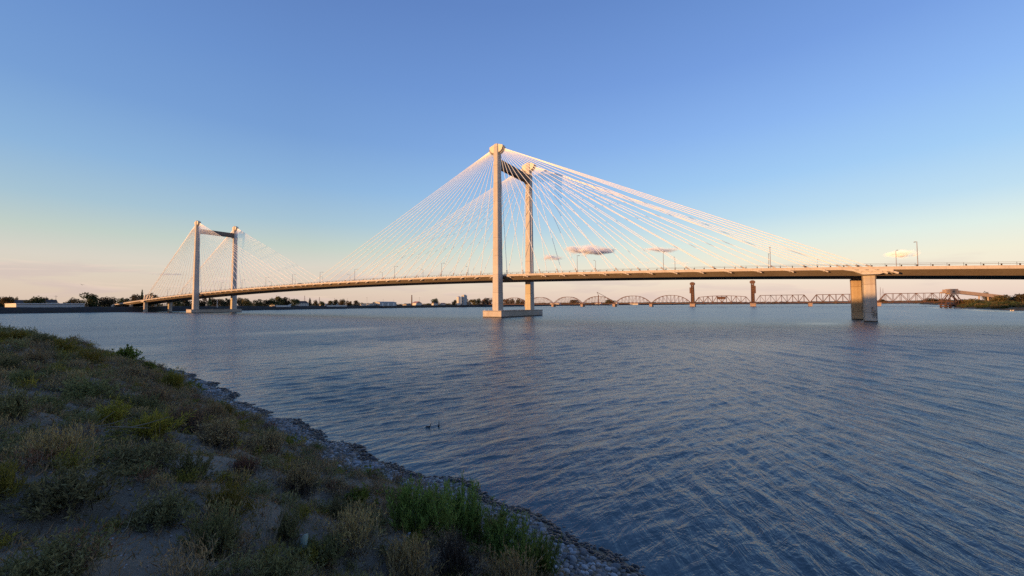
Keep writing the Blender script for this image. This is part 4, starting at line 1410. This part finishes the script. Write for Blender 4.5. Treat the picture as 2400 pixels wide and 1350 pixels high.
# pale branching dry stalks
sk = thing('dry_stalks', 'pale branching dead stalks rising beside the yellow shrub', 'dead plant', (93.86, -144.79, float(ground(93.86, -144.79)[0])))
s1, s2 = MB(), MB()
r = random.Random(4)
for k in range(6):
    a = k * 1.05 + 0.3
    p0 = Vector((0.02 * math.cos(a), 0.02 * math.sin(a), -0.05))
    p1 = p0 + Vector((0.07 * math.cos(a), 0.07 * math.sin(a), 0.26 + 0.04 * r.random()))
    p2 = p1 + Vector((0.10 * math.cos(a + 0.4), 0.10 * math.sin(a + 0.4), 0.22 + 0.08 * r.random()))
    s1.tube([p0, p1, p2], [0.0055, 0.0045, 0.002], 5)
    for j in range(5):
        q = p1.lerp(p2, j / 5)
        b = a + r.uniform(-1.5, 1.5)
        e = q + Vector((0.07 * math.cos(b), 0.07 * math.sin(b), 0.12 + 0.1 * r.random()))
        s2.tube([q, e], [0.003, 0.0012], 4)
link('stems', s1.mesh('stems', M_stick), sk)
link('twigs', s2.mesh('twigs', M_stick), sk)
bs = thing('broken_stalks', 'pale broken stalks lying forked across the path below the yellow shrub', 'dead plant', (87.55, -144.88, float(ground(87.55, -144.88)[0]) + 0.03))
for pts in (((0, 0, 0), (0.30, 0.10, 0.16), (0.62, 0.20, 0.36)), ((0, 0, 0), (0.42, 0.22, 0.10), (0.95, 0.38, 0.26)), ((0, 0, 0), (0.5, 0.26, 0.04), (1.1, 0.6, 0.02)), ((0.7, 0.4, 0.02), (1.0, 0.6, 0.10), (1.35, 0.8, 0.22))):
    link('stem', MB().tube(pts, [0.012, 0.010, 0.005], 6).mesh('stem', M_stick), bs)

# pale green broken plastic tube (tree guard)
pt = thing('plastic_tube', 'pale green broken plastic tube standing in the weeds near the bottom edge', 'plastic tube', (93.89, -144.41, float(ground(93.89, -144.41)[0]) - 0.03), (0.05, 0.16, 0.3))
tb = MB()
ring0 = [(0.042 * math.cos(a), 0.042 * math.sin(a), 0.0) for a in np.linspace(0, 6.283, 13)[:-1]]
tops = [0.27, 0.26, 0.22, 0.235, 0.2, 0.18, 0.15, 0.17, 0.22, 0.25, 0.27, 0.275]
outer = [ring0, [(x, y, 0.12) for x, y, _ in ring0], [(x, y, tops[i]) for i, (x, y, _) in enumerate(ring0)]]
inner = [[(x * 0.86, y * 0.86, z) for x, y, z in rg] for rg in reversed(outer)]
tb.rings(outer + inner, False)
link('tube_wall', tb.mesh('tube_wall', M_tube), pt)

# ------------------------------------------------------------------ cobbles on the beach
def ico(sub, seed):
    bm = bmesh.new()
    bmesh.ops.create_icosphere(bm, subdivisions=sub, radius=1.0)
    r = np.random.default_rng(seed)
    k = r.normal(size=(3, 3))
    for v in bm.verts:
        n = np.array(v.co)
        s = 1 + 0.10 * math.sin(2.1 * float(n @ k[0]) + seed) + 0.07 * math.sin(3.3 * float(n @ k[1]))
        v.co = v.co * s
        v.co.z *= 0.62
        v.co.x *= 1.12
    vs = np.array([tuple(v.co) for v in bm.verts])
    fs = np.array([[v.index for v in f.verts] for f in bm.faces])
    bm.free()
    return vs, fs


ICO2 = [ico(2, s) for s in range(6)]
ICO1 = [ico(1, s + 20) for s in range(6)]
STONE = {False: [raw_mesh('stone', v, None, f, [M_dry], True) for v, f in ICO2], True: [raw_mesh('stone', v, None, f, [M_wet], True) for v, f in ICO2]}
rs = np.random.default_rng(3)
NS = 17000
sx = np.concatenate([97.8 - 47 * rs.uniform(0, 1, NS) ** 1.1])
sd = rs.uniform(-0.45, 2.75, NS)
sy_ = np.interp(sx, SX, SY) - sd + 0.0
sz, sdd = ground(sx, sy_)
dist = np.hypot(sx - CX, sy_ - CY)
size = 0.023 + 0.050 * rs.beta(1.2, 3.6, NS) + 0.0009 * dist * rs.uniform(0.4, 1.0, NS)
size = np.where(rs.uniform(0, 1, NS) < 0.05, size * 1.6, size)
# the upper beach thins out into soil, and clears beneath the bushes
keep = (sdd > -0.42) & (sdd < 2.6) & (rs.uniform(0, 1, NS) < np.clip((2.6 - sdd) / 0.9, 0, 1))
# thin out stones that sit on top of one another
order = np.argsort(-size)
cellh = {}
acc = np.zeros(NS, bool)
for i in order:
    if not keep[i]:
        continue
    cx_, cy_ = int(sx[i] / 0.25), int(sy_[i] / 0.25)
    ok = True
    for a in (-1, 0, 1):
        for b in (-1, 0, 1):
            for j in cellh.get((cx_ + a, cy_ + b), ()):
                if (sx[i] - sx[j]) ** 2 + (sy_[i] - sy_[j]) ** 2 < (0.72 * (size[i] + size[j])) ** 2:
                    ok = False
                    break
            if not ok:
                break
        if not ok:
            break
    if ok:
        acc[i] = True
        cellh.setdefault((cx_, cy_), []).append(i)
idx = np.where(acc)[0]
wet = sdd < 0.46 + 0.14 * np.sin(sx * 5)
ang = np.arctan2(sy_ - CY, sx - CX)
inview = (np.abs(np.degrees(ang) - 121.81) < 54) & (sy_ - CY > 6.0 * 0 + 2)
vis = idx[np.argsort(-(size[idx] / dist[idx]) * inview[idx])]
solo = vis[:300]
rest = vis[300:]
for i in solo:
    s_ = float(size[i])
    o = link('stone', STONE[bool(wet[i])][int(i) % 6], bank, (float(sx[i]), float(sy_[i]), float(sz[i]) + 0.25 * s_),
             (rs.uniform(-0.35, 0.35), rs.uniform(-0.35, 0.35), rs.uniform(0, 6.28)), (s_ * rs.uniform(0.9, 1.35), s_ * rs.uniform(0.8, 1.1), s_ * rs.uniform(0.85, 1.2)))
VV, FF, MI, off = [], [], [], 0
for i in rest:
    lib = ICO2 if dist[i] < 10 else ICO1
    v, f = lib[int(i) % 6]
    a = rs.uniform(0, 6.28)
    c_, s_ = math.cos(a), math.sin(a)
    R3 = np.array([[c_, -s_, 0], [s_, c_, 0], [0, 0, 1]])
    Vt = (v * size[i] * np.array([rs.uniform(0.9, 1.35), rs.uniform(0.8, 1.1), rs.uniform(0.85, 1.2)])) @ R3.T + np.array([sx[i], sy_[i], sz[i] + 0.25 * size[i]])
    VV.append(Vt)
    FF.append(f + off)
    MI.append(np.full(len(f), int(wet[i])))
    off += len(v)
link('cobbles', raw_mesh('cobbles', np.concatenate(VV), None, np.concatenate(FF), [M_dry, M_wet], True, np.concatenate(MI)), bank, kind='stuff')

# gravel grains and clods lying on the bare soil between the plants
rg = np.random.default_rng(77)
NG = 3600
gx_ = 97.5 - 22 * rg.uniform(0, 1, NG) ** 1.7
gy_ = np.interp(gx_, SX, SY) - rg.uniform(2.2, 10.0, NG)
gz_, _d = ground(gx_, gy_)
gs = 0.006 + 0.022 * rg.beta(1.0, 4.0, NG) + 0.0006 * (97 - gx_)
GR = ico(1, 91)
gv = GR[0][None] * gs[:, None, None] * rg.uniform(0.7, 1.3, (NG, 1, 3)) + np.stack([gx_, gy_, gz_ + 0.2 * gs], 1)[:, None, :]
gf_ = GR[1][None] + (np.arange(NG) * len(GR[0]))[:, None, None]
link('gravel', raw_mesh('gravel', gv.reshape(-1, 3), None, gf_.reshape(-1, 3), [M_dry], True), bank, kind='stuff')

# ------------------------------------------------------------------ trees
def crown_geo(kind, seed, n=1500):
    """unit crown: width 1, height 1, base at 0"""
    r = np.random.default_rng(seed)
    if kind == 'conifer':
        z = r.uniform(0.08, 1.0, n)
        rad_ = 0.5 * (1 - z) ** 0.85 * np.sqrt(r.uniform(0.25, 1, n)) * (0.8 + 0.35 * np.sin(z * 40))
        a = r.uniform(0, 6.28, n)
        c = np.stack([rad_ * np.cos(a), rad_ * np.sin(a), z], 1)
    else:
        lob = []
        nlob = 17 if kind == 'broad' else 13
        for k in range(nlob):
            a = r.uniform(0, 6.28)
            rr = r.uniform(0.08, 0.32)
            if kind == 'broad':
                zz = r.uniform(0.12, 0.82)
                rr *= 1.15 - 0.6 * max(0, zz - 0.45)
                lob.append((rr * math.cos(a), rr * math.sin(a), zz, r.uniform(0.14, 0.25)))
            else:
                lob.append((rr * 0.75 * math.cos(a), rr * 0.75 * math.sin(a), 0.10 + 0.80 * (k / nlob), r.uniform(0.14, 0.24)))
        lob = np.array(lob)
        pick = r.integers(0, nlob, n)
        dirs = r.normal(size=(n, 3))
        dirs /= np.linalg.norm(dirs, axis=1, keepdims=True)
        c = lob[pick, :3] + dirs * lob[pick, 3:4] * (r.uniform(0.45, 1.05, n) ** 0.6)[:, None]
        c[:, 2] = np.clip(c[:, 2], 0.06, 1.0)
    d = r.normal(size=(n, 3))
    return leaf_quads(c, d, r.uniform(0.05, 0.10, n) * (1 if n > 800 else 2), r.uniform(0.045, 0.08, n) * (1 if n > 800 else 2), r)


def trunk_me(kind):
    mb = MB()
    mb.tube([(0, 0, -0.06), (0, 0, 0.05), (0.01, 0, 0.3), (0, 0.01, 0.62)], [0.05, 0.034, 0.026, 0.012], 7)
    if kind != 'conifer':
        for k in range(6):
            a = k * 1.05
            z0 = 0.22 + 0.05 * k
            mb.tube([(0, 0, z0), (0.12 * math.cos(a), 0.12 * math.sin(a), z0 + 0.14), (0.26 * math.cos(a), 0.26 * math.sin(a), z0 + 0.26)], [0.016, 0.011, 0.004], 5)
    return mb.mesh('trunk', M_bark)


CROWN = {}
for kd in ('broad', 'tall', 'conifer'):
    for s in range(4):
        V_, F_ = crown_geo(kd, 40 + s)
        for mi in range(3):
            CROWN[kd, s, mi] = raw_mesh('crown', V_, F_, None, [M_tree[mi]])
TRUNK = {kd: trunk_me(kd) for kd in ('broad', 'tall', 'conifer')}
TREES=[
('broad',-589,-66,12.5,9.1,'dark rounded tree at the left edge behind the white warehouse'),
('broad',-549,-67,11.4,10.3,'olive rounded tree above the bright end of the warehouse'),
('broad',-690,-43,12.7,4.8,'tiny tree right of the olive tree above the warehouse end'),
('broad',-563,-49,11.7,15.4,'widest dark tree behind the middle of the long warehouse'),
('broad',-593,-39,11.1,7.7,'low dark tree touching the widest tree behind the warehouse'),
('broad',-607,-32,12.0,5.9,'small round tree standing alone above the grey warehouse roof'),
('broad',-635,-23,10.1,4.6,'smallest tree right of the lone round tree above the warehouse'),
('broad',-550,-23,10.3,8.4,'dark tree left end of the hedge line behind the warehouse'),
('broad',-542,-18,9.5,11.2,'low dark tree beside the tall ragged tree by the warehouse'),
('tall',-497,-19,14.0,16.0,'tall ragged dark tree at the right end of the warehouse'),
('broad',-543,3,11.4,16.6,'wide flat crowned tree right of the tall ragged tree'),
('broad',-555,12,11.2,9.1,'rounded tree right of the wide flat crowned tree'),
('broad',-565,23,11.8,10.4,'round tree before the bridge end left of the conifer'),
('broad',-557,26,10.9,7.2,'small tree at the foot of the bridge end'),
('broad',-583,42,15.8,14.2,'sloping dark tree left of the spire conifer over the bridge end'),
('conifer',-590,49,20.5,5.6,'narrow dark conifer rising above the bridge end'),
('broad',-596,58,19.2,12.5,'dark tree right of the conifer behind the cable anchors'),
('broad',-603,67,16.7,11.6,'dark tree right of the cable anchors over the deck end'),
('broad',-496,53,9.9,13.2,'dark bushy tree under the deck between the left pier columns and far tower'),
('broad',-521,73,11.5,12.9,'dark tree under the deck just left of the far tower'),
('broad',-532,93,11.4,12.4,'dark tree just right of the near leg of the far tower'),
('conifer',-519,97,11.8,6.2,'pointed tree between the legs of the far tower'),
('broad',-530,107,11.0,10.3,'round tree right of the pointed tree between the far tower legs'),
('broad',-517,110,10.3,8.0,'dark tree right of the pale pole between the far tower legs'),
('broad',-551,128,12.4,7.3,'thin topped tree between the far tower legs near the far leg'),
('broad',-527,125,10.5,9.4,'dark tree hard against the far leg of the far tower'),
('broad',-535,143,12.0,14.6,'dark tree right of the far leg of the far tower'),
('broad',-474,123,9.9,13.4,'broad olive bush tree near the bank right of the far tower'),
('broad',-522,158,10.8,12.3,'grey green tree right of the broad olive bush tree'),
('broad',-541,181,10.0,12.9,'low tree left of the big tree clump under the deck'),
('broad',-541,190,12.0,14.4,'left tree of the big clump under the deck'),
('tall',-532,195,14.6,17.0,'tallest olive tree of the big clump under the deck'),
('broad',-536,205,14.8,15.9,'right tree of the big clump under the deck'),
('broad',-552,229,11.9,16.7,'rounded tree left of the dark roofed house'),
('conifer',-562,262,12.7,6.6,'pointed dark tree right of the dark roofed house'),
('broad',-584,287,10.6,7.6,'small tree right of the pointed tree beside the house'),
('broad',-591,303,9.2,12.5,'low tree below the second radio mast'),
('broad',-593,321,10.1,12.8,'low dark tree left of the olive tree under the deck'),
('broad',-590,330,11.8,9.7,'small crowned tree touching the olive tree'),
('broad',-548,314,11.9,13.8,'olive tree alone on the grass bank under mid deck'),
('broad',-619,381,10.8,12.1,'low tree right of the lone olive tree'),
('broad',-620,398,11.3,12.4,'low tree left of the metal shed'),
('broad',-599,612,16.8,17.0,'square topped tree beside the lit gable house'),
('broad',-574,656,13.7,13.0,'dark tree left of the grain silo'),
('broad',-586,732,17.4,16.3,'first tree right of the grain silo'),
('broad',-565,723,15.9,16.0,'second tree right of the grain silo'),
('broad',-562,741,17.7,18.5,'third tree right of the grain silo'),
('broad',-558,764,19.1,18.8,'fourth tree right of the grain silo'),
('broad',-554,785,18.7,17.9,'tree hard against the near tower on its left'),
('broad',-582,914,19.2,21.1,'tree between the near tower legs on the left'),
('broad',-590,960,19.0,20.5,'middle tree between the near tower legs'),
('broad',-598,1010,20.3,21.2,'right of middle tree between the near tower legs'),
('broad',-604,1057,19.4,19.0,'tree hard against the far leg of the near tower'),
('broad',-567,1417,20.5,45.8,'dark tree behind the second arched span right of the near tower'),
('broad',-495,1651,21.7,46.3,'dark tree behind the joint of the third and fourth arched spans'),
]
BUSHES=[
('broad',268,452,6.7,9.7,'dark low bush at the tip of the right bank beside the dock'),
('broad',271,445,8.8,11.2,'olive bush second from the tip of the right bank'),
('broad',274,432,9.0,11.7,'olive bush below the conveyor on the right bank'),
('broad',266,392,6.4,11.6,'dark green bush in front of the conveyor supports'),
('broad',262,360,6.6,10.9,'dark green bush below the middle of the conveyor end'),
('broad',276,386,11.6,13.6,'yellow olive tree where the conveyor ends'),
('broad',258,328,6.2,10.1,'dark green bush before the yellow olive tree'),
('broad',254,302,6.4,9.4,'dark green bush second from the right edge'),
('broad',249,275,6.6,10.0,'dark green bush at the right edge of the frame'),
('broad',325,487,14.2,15.0,'tall tree rising at the right edge behind the bushes'),
('broad',328,513,10.6,12.9,'pale olive tree left of the tall tree at the right edge'),
('broad',342,615,18.5,8.7,'dark flat topped tree above the conveyor'),
('broad',355,624,15.4,13.1,'dark tree crown behind the end of the conveyor'),
('broad',438,1123,12.1,22.6,'far dark tree behind the dock legs'),
('broad',435,1180,15.6,33.9,'far rounded tree seen through the last truss span'),
('broad',398,1451,16.5,20.1,'far tree at the left end of the last truss span'),
]



def tree(i, kind, x, y, z0, h, w, lab, mi, group, nm='tree'):
    t = thing(nm if kind != 'conifer' else 'conifer', lab, 'tree' if nm == 'tree' else 'bush', (x, y, z0), (0, 0, i * 1.7), (w * 1.25, w * 1.25, h * 1.05), group)
    link('crown', CROWN[kind, i % 4, mi], t)
    link('trunk', TRUNK[kind], t)


for i, (k, x, y, h, w, lab) in enumerate(TREES):
    tree(i, k, x, y, 4.9, h, w, lab, 1 if 'olive' in lab or 'silo' in lab or 'hard against the near tower' in lab else (0 if i % 3 else 2), 'trees on the far shore')
for i, (k, x, y, zt, w, lab) in enumerate(BUSHES):
    base = 0.9 if y < 460 and x < 300 else 4.0
    olive = 'olive' in lab
    tree(i, k, x, y, base, zt - base, w * 1.1, lab, 1 if olive else (2 if 'green' in lab else 0), 'trees and bushes on the right bank', 'bush' if 'bush' in lab else 'tree')

# low scrub that fills the foot of the right bank, and the far treelines
def scatter(name, spots, seed, mats, n_leaf, label):
    r = np.random.default_rng(seed)
    VV, MI = [], []
    nq = 0
    for (x, y, z, w, h, mi) in spots:
        V_, F_ = crown_geo('broad', int(r.integers(1000)), n_leaf)
        VV.append(V_ * np.array([w, w, h]) + np.array([x, y, z - 0.25 * h]))
        MI.append(np.full(len(F_), mi))
        nq += len(F_)
    return link(name, raw_mesh(name, np.concatenate(VV), np.arange(4 * nq).reshape(-1, 4), None, mats, False, np.concatenate(MI)), kind='stuff', label=label)


r = np.random.default_rng(31)
sp = []
for k in range(120):
    y = r.uniform(190, 450)
    x0 = np.interp(y, [180, 290, 380, 432, 452], [226, 240, 250, 259, 270])
    o = r.uniform(2.5, 14)
    sp.append((x0 + o, y, 0.9 + 0.11 * o, r.uniform(3, 6.5), r.uniform(1.2, 2.2) + 0.22 * o, int(r.choice([1, 1, 2, 2]))))
scatter('shore_scrub', sp, 1, M_tree, 260, 'olive and green scrub along the foot of the right bank')
sp = []
LL = np.array(LEFT_LINE, float)
for k in range(330):
    y = r.uniform(-160, 1300)
    x = np.interp(y, LL[:, 1], LL[:, 0]) - r.uniform(170, 620)
    s = r.uniform(0.7, 1.3)
    sp.append((x, y, 5.5, 15 * s, 8.5 * s, int(r.choice([0, 0, 2, 1]))))
for k in range(260):
    x, y = r.uniform(-1500, 700), r.uniform(1500, 2900)
    if x > np.interp(y, LL[:, 1], LL[:, 0]) - 20:
        x = np.interp(y, LL[:, 1], LL[:, 0]) - r.uniform(10, 500)
    s = r.uniform(0.8, 1.5)
    sp.append((x, y, 5.0, 22 * s, 12 * s, int(r.choice([0, 0, 1]))))
for k in range(260):
    x, y = r.uniform(-2600, 2400), r.uniform(3080, 3700)
    s = r.uniform(0.8, 1.5)
    sp.append((x, y + 60, 5.0, 45 * s, 15 * s, int(r.choice([0, 0, 1]))))
for k in range(150):
    y = r.uniform(520, 2600)
    x = np.interp(y, [452, 500, 720, 1050, 1850, 3000], [270, 300, 345, 420, 565, 900]) + r.uniform(25, 420)
    s = r.uniform(0.7, 1.3)
    sp.append((x, y, 5.0, 14 * s, 8 * s, int(r.choice([0, 0, 1]))))
scatter('treeline', sp, 2, M_tree, 70, 'low dark treeline far beyond the river')
# low sheds and house roofs that show as small lit boxes far behind the railway bridge
fb = [(-700, 1500, 46, 11, 'long lit shed behind the first arched span right of the tower'), (-640, 1640, 40, 12, 'lit shed behind the second arched span'), (-600, 1780, 30, 12, 'lit gabled shed behind the third arched span'),
      (-545, 1850, 40, 13, 'long pale shed behind the third arched span'), (-500, 2060, 44, 12, 'distant pale shed behind the fourth arched span')]
for x, y, l, h, lab in fb:
    house('shed', lab, 'shed', x - l / 2, x + l / 2, y, y + 24, 4, h, h + 3.5, M_white, M_roofp, 'x', (), (2, 4.0))

# ------------------------------------------------------------------ birds
def skin_bird(name, mat, joints, edges, radii):
    me = bpy.data.meshes.new(name)
    me.from_pydata(joints, edges, [])
    o = bpy.data.objects.new(name, me)
    COL.objects.link(o)
    sk_ = o.modifiers.new('skin', 'SKIN')
    for v, rd in zip(me.skin_vertices[0].data, radii):
        v.radius = rd
    me.skin_vertices[0].data[0].use_root = True
    ss = o.modifiers.new('sub', 'SUBSURF')
    ss.levels = ss.render_levels = 1
    dg = bpy.context.evaluated_depsgraph_get()
    m2 = bpy.data.meshes.new_from_object(o.evaluated_get(dg))
    m2.name = name
    m2.materials.clear()
    m2.materials.append(mat)
    bpy.data.objects.remove(o)
    return m2


swim = skin_bird('waterbird', M_bird, [(0, 0, 0.06), (-0.22, 0, 0.07), (-0.38, 0, 0.10), (0.14, 0, 0.09), (0.20, 0, 0.22), (0.21, 0, 0.36), (0.27, 0, 0.41), (0.36, 0, 0.40)],
                 [(0, 1), (1, 2), (0, 3), (3, 4), (4, 5), (5, 6), (6, 7)], [(0.12, 0.09), (0.10, 0.08), (0.03, 0.02), (0.08, 0.07), (0.04, 0.04), (0.035, 0.035), (0.045, 0.04), (0.012, 0.012)])
for x, y, rz, l in ((86.29, -133.56, 2.2, 'dark long necked waterbird swimming, the one farther out'), (86.04, -133.93, 0.5, 'dark long necked waterbird swimming, the one nearer the shore')):
    o = link('waterbird', swim, None, (x, y, -0.01), (0, 0, rz), (0.38, 0.38, 0.38), l, 'bird', 'waterbirds near the shore')
fly = skin_bird('flying_bird', M_bird, [(0, 0, 0), (-0.22, 0, 0.02), (-0.34, 0, 0.03), (0.18, 0, 0.03), (0.30, 0, 0.03), (0.02, 0.22, 0.14), (-0.06, 0.55, 0.20), (-0.16, 0.8, 0.16), (0.02, -0.22, 0.14), (-0.06, -0.5, 0.30), (-0.14, -0.7, 0.42)],
                [(0, 1), (1, 2), (0, 3), (3, 4), (0, 5), (5, 6), (6, 7), (0, 8), (8, 9), (9, 10)], [(0.09, 0.08), (0.06, 0.05), (0.05, 0.015), (0.06, 0.05), (0.015, 0.015), (0.075, 0.025), (0.07, 0.02), (0.02, 0.01), (0.075, 0.025), (0.07, 0.02), (0.02, 0.01)])
link('flying_bird', fly, None, (-100.7, -106.5, 12.9), (0.3, 0, 2.7), (0.9, 0.9, 0.9), 'dark bird flying low over the river at left', 'bird')
gull = skin_bird('gull', M_gull, [(0, 0, 0.2), (-0.16, 0, 0.2), (-0.28, 0, 0.19), (0.12, 0, 0.24), (0.16, 0, 0.34), (0.22, 0, 0.345), (0.02, 0.03, 0.1), (0.02, 0.03, 0.0), (0.02, -0.03, 0.1), (0.02, -0.03, 0.0)],
                 [(0, 1), (1, 2), (0, 3), (3, 4), (4, 5), (0, 6), (6, 7), (0, 8), (8, 9)], [(0.09, 0.09), (0.07, 0.07), (0.02, 0.03), (0.06, 0.06), (0.05, 0.05), (0.012, 0.012), (0.012, 0.012), (0.012, 0.012), (0.012, 0.012), (0.012, 0.012)])
for x, y, rz, l in ((-4.2, -3.9, 0.4, 'white gull at the left corner of the near tower pedestal'), (-2.3, -3.6, 2.5, 'white gull between the pedestal corner and the near leg'), (4.2, -3.8, 1.2, 'white gull at the sunlit right corner of the near tower pedestal'),
                    (-303.2, -4.0, 0.9, 'white gull on the left corner of the far tower pedestal'), (-301.6, -3.8, 2.0, 'second white gull on the sunlit end of the far tower pedestal')):
    link('gull', gull, None, (x, y, 2.86), (0, 0, rz), (1.25, 1.25, 1.25), l, 'bird', 'gulls on the tower pedestals')

# ------------------------------------------------------------------ clouds: real volumes of thin vapour far beyond the bridge
def cloud(name, label, c, l, w, h, dens, seed, shear=0.0, yaw=0.0):
    m_, T_ = new_mat('cloud_vapour_%d' % seed)
    g_ = T_.n('ShaderNodeTexCoord').outputs['Object']
    ln = T_.n('ShaderNodeVectorMath', operation='LENGTH')
    T_.put(ln.inputs[0], g_)
    n_ = T_.noise(T_.mapping(g_, (1.6, 1.2, 1.1), (seed * 3.7, 0, 0)), 1.25, 3, 0.5)
    e = T_.math('SUBTRACT', T_.math('MULTIPLY_ADD', n_, 2.2, -0.2), ln.outputs['Value'])
    d_ = T_.math('MULTIPLY', T_.ramp(e, [(0.0, (0,) * 3), (0.3, (0.06,) * 3), (0.8, (1,) * 3)]), dens)
    pv = T_.n('ShaderNodeVolumePrincipled')
    pv.inputs['Color'].default_value = (0.998, 0.996, 0.994, 1)
    pv.inputs['Anisotropy'].default_value = -0.45
    T_.put(pv.inputs['Density'], d_)
    o_ = T_.n('ShaderNodeOutputMaterial')
    T_.put(o_.inputs['Volume'], pv.outputs[0])
    bm = bmesh.new()
    bmesh.ops.create_icosphere(bm, subdivisions=3, radius=1.0)
    me = bpy.data.meshes.new(name)
    bm.to_mesh(me)
    bm.free()
    for v in me.vertices:
        v.co.z += shear * v.co.x
    me.materials.append(m_)
    link(name, me, None, c, (0, 0, yaw), (l / 2, w / 2, h / 2), label, 'cloud', 'small evening clouds')


cloud('cloud', 'largest cream lens shaped cloud behind the right hand cables', (-1712, 4586, 672), 690, 500, 150, 0.065, 1, 0.08, 0.55)
cloud('cloud', 'small pinkish cloud just right of the near tower', (-2103, 4350, 581), 330, 260, 90, 0.034, 2, 0.05, 0.55)
cloud('cloud', 'flat peach cloud right of the largest cloud among the cables', (-968, 5047, 671), 600, 300, 75, 0.036, 3, 0.15, 0.55)
cloud('cloud', 'peach cloud behind the two tall lamp posts at right', (1542, 6608, 601), 420, 300, 120, 0.036, 4, 0.35, 0.55)
cloud('cloud', 'thin grey wisp of cloud above the far tower left cables', (-6093, 1881, 400), 560, 200, 34, 0.010, 5, 0.02, 0.55)
cloud('cloud', 'thin grey wisp of cloud low among the right hand cables', (-1123, 4959, 515), 260, 160, 40, 0.007, 6, 0.1, 0.55)
cloud('cloud', 'second thin grey wisp of cloud nearer the lamp posts', (-760, 5190, 505), 420, 160, 40, 0.006, 7, 0.05, 0.55)
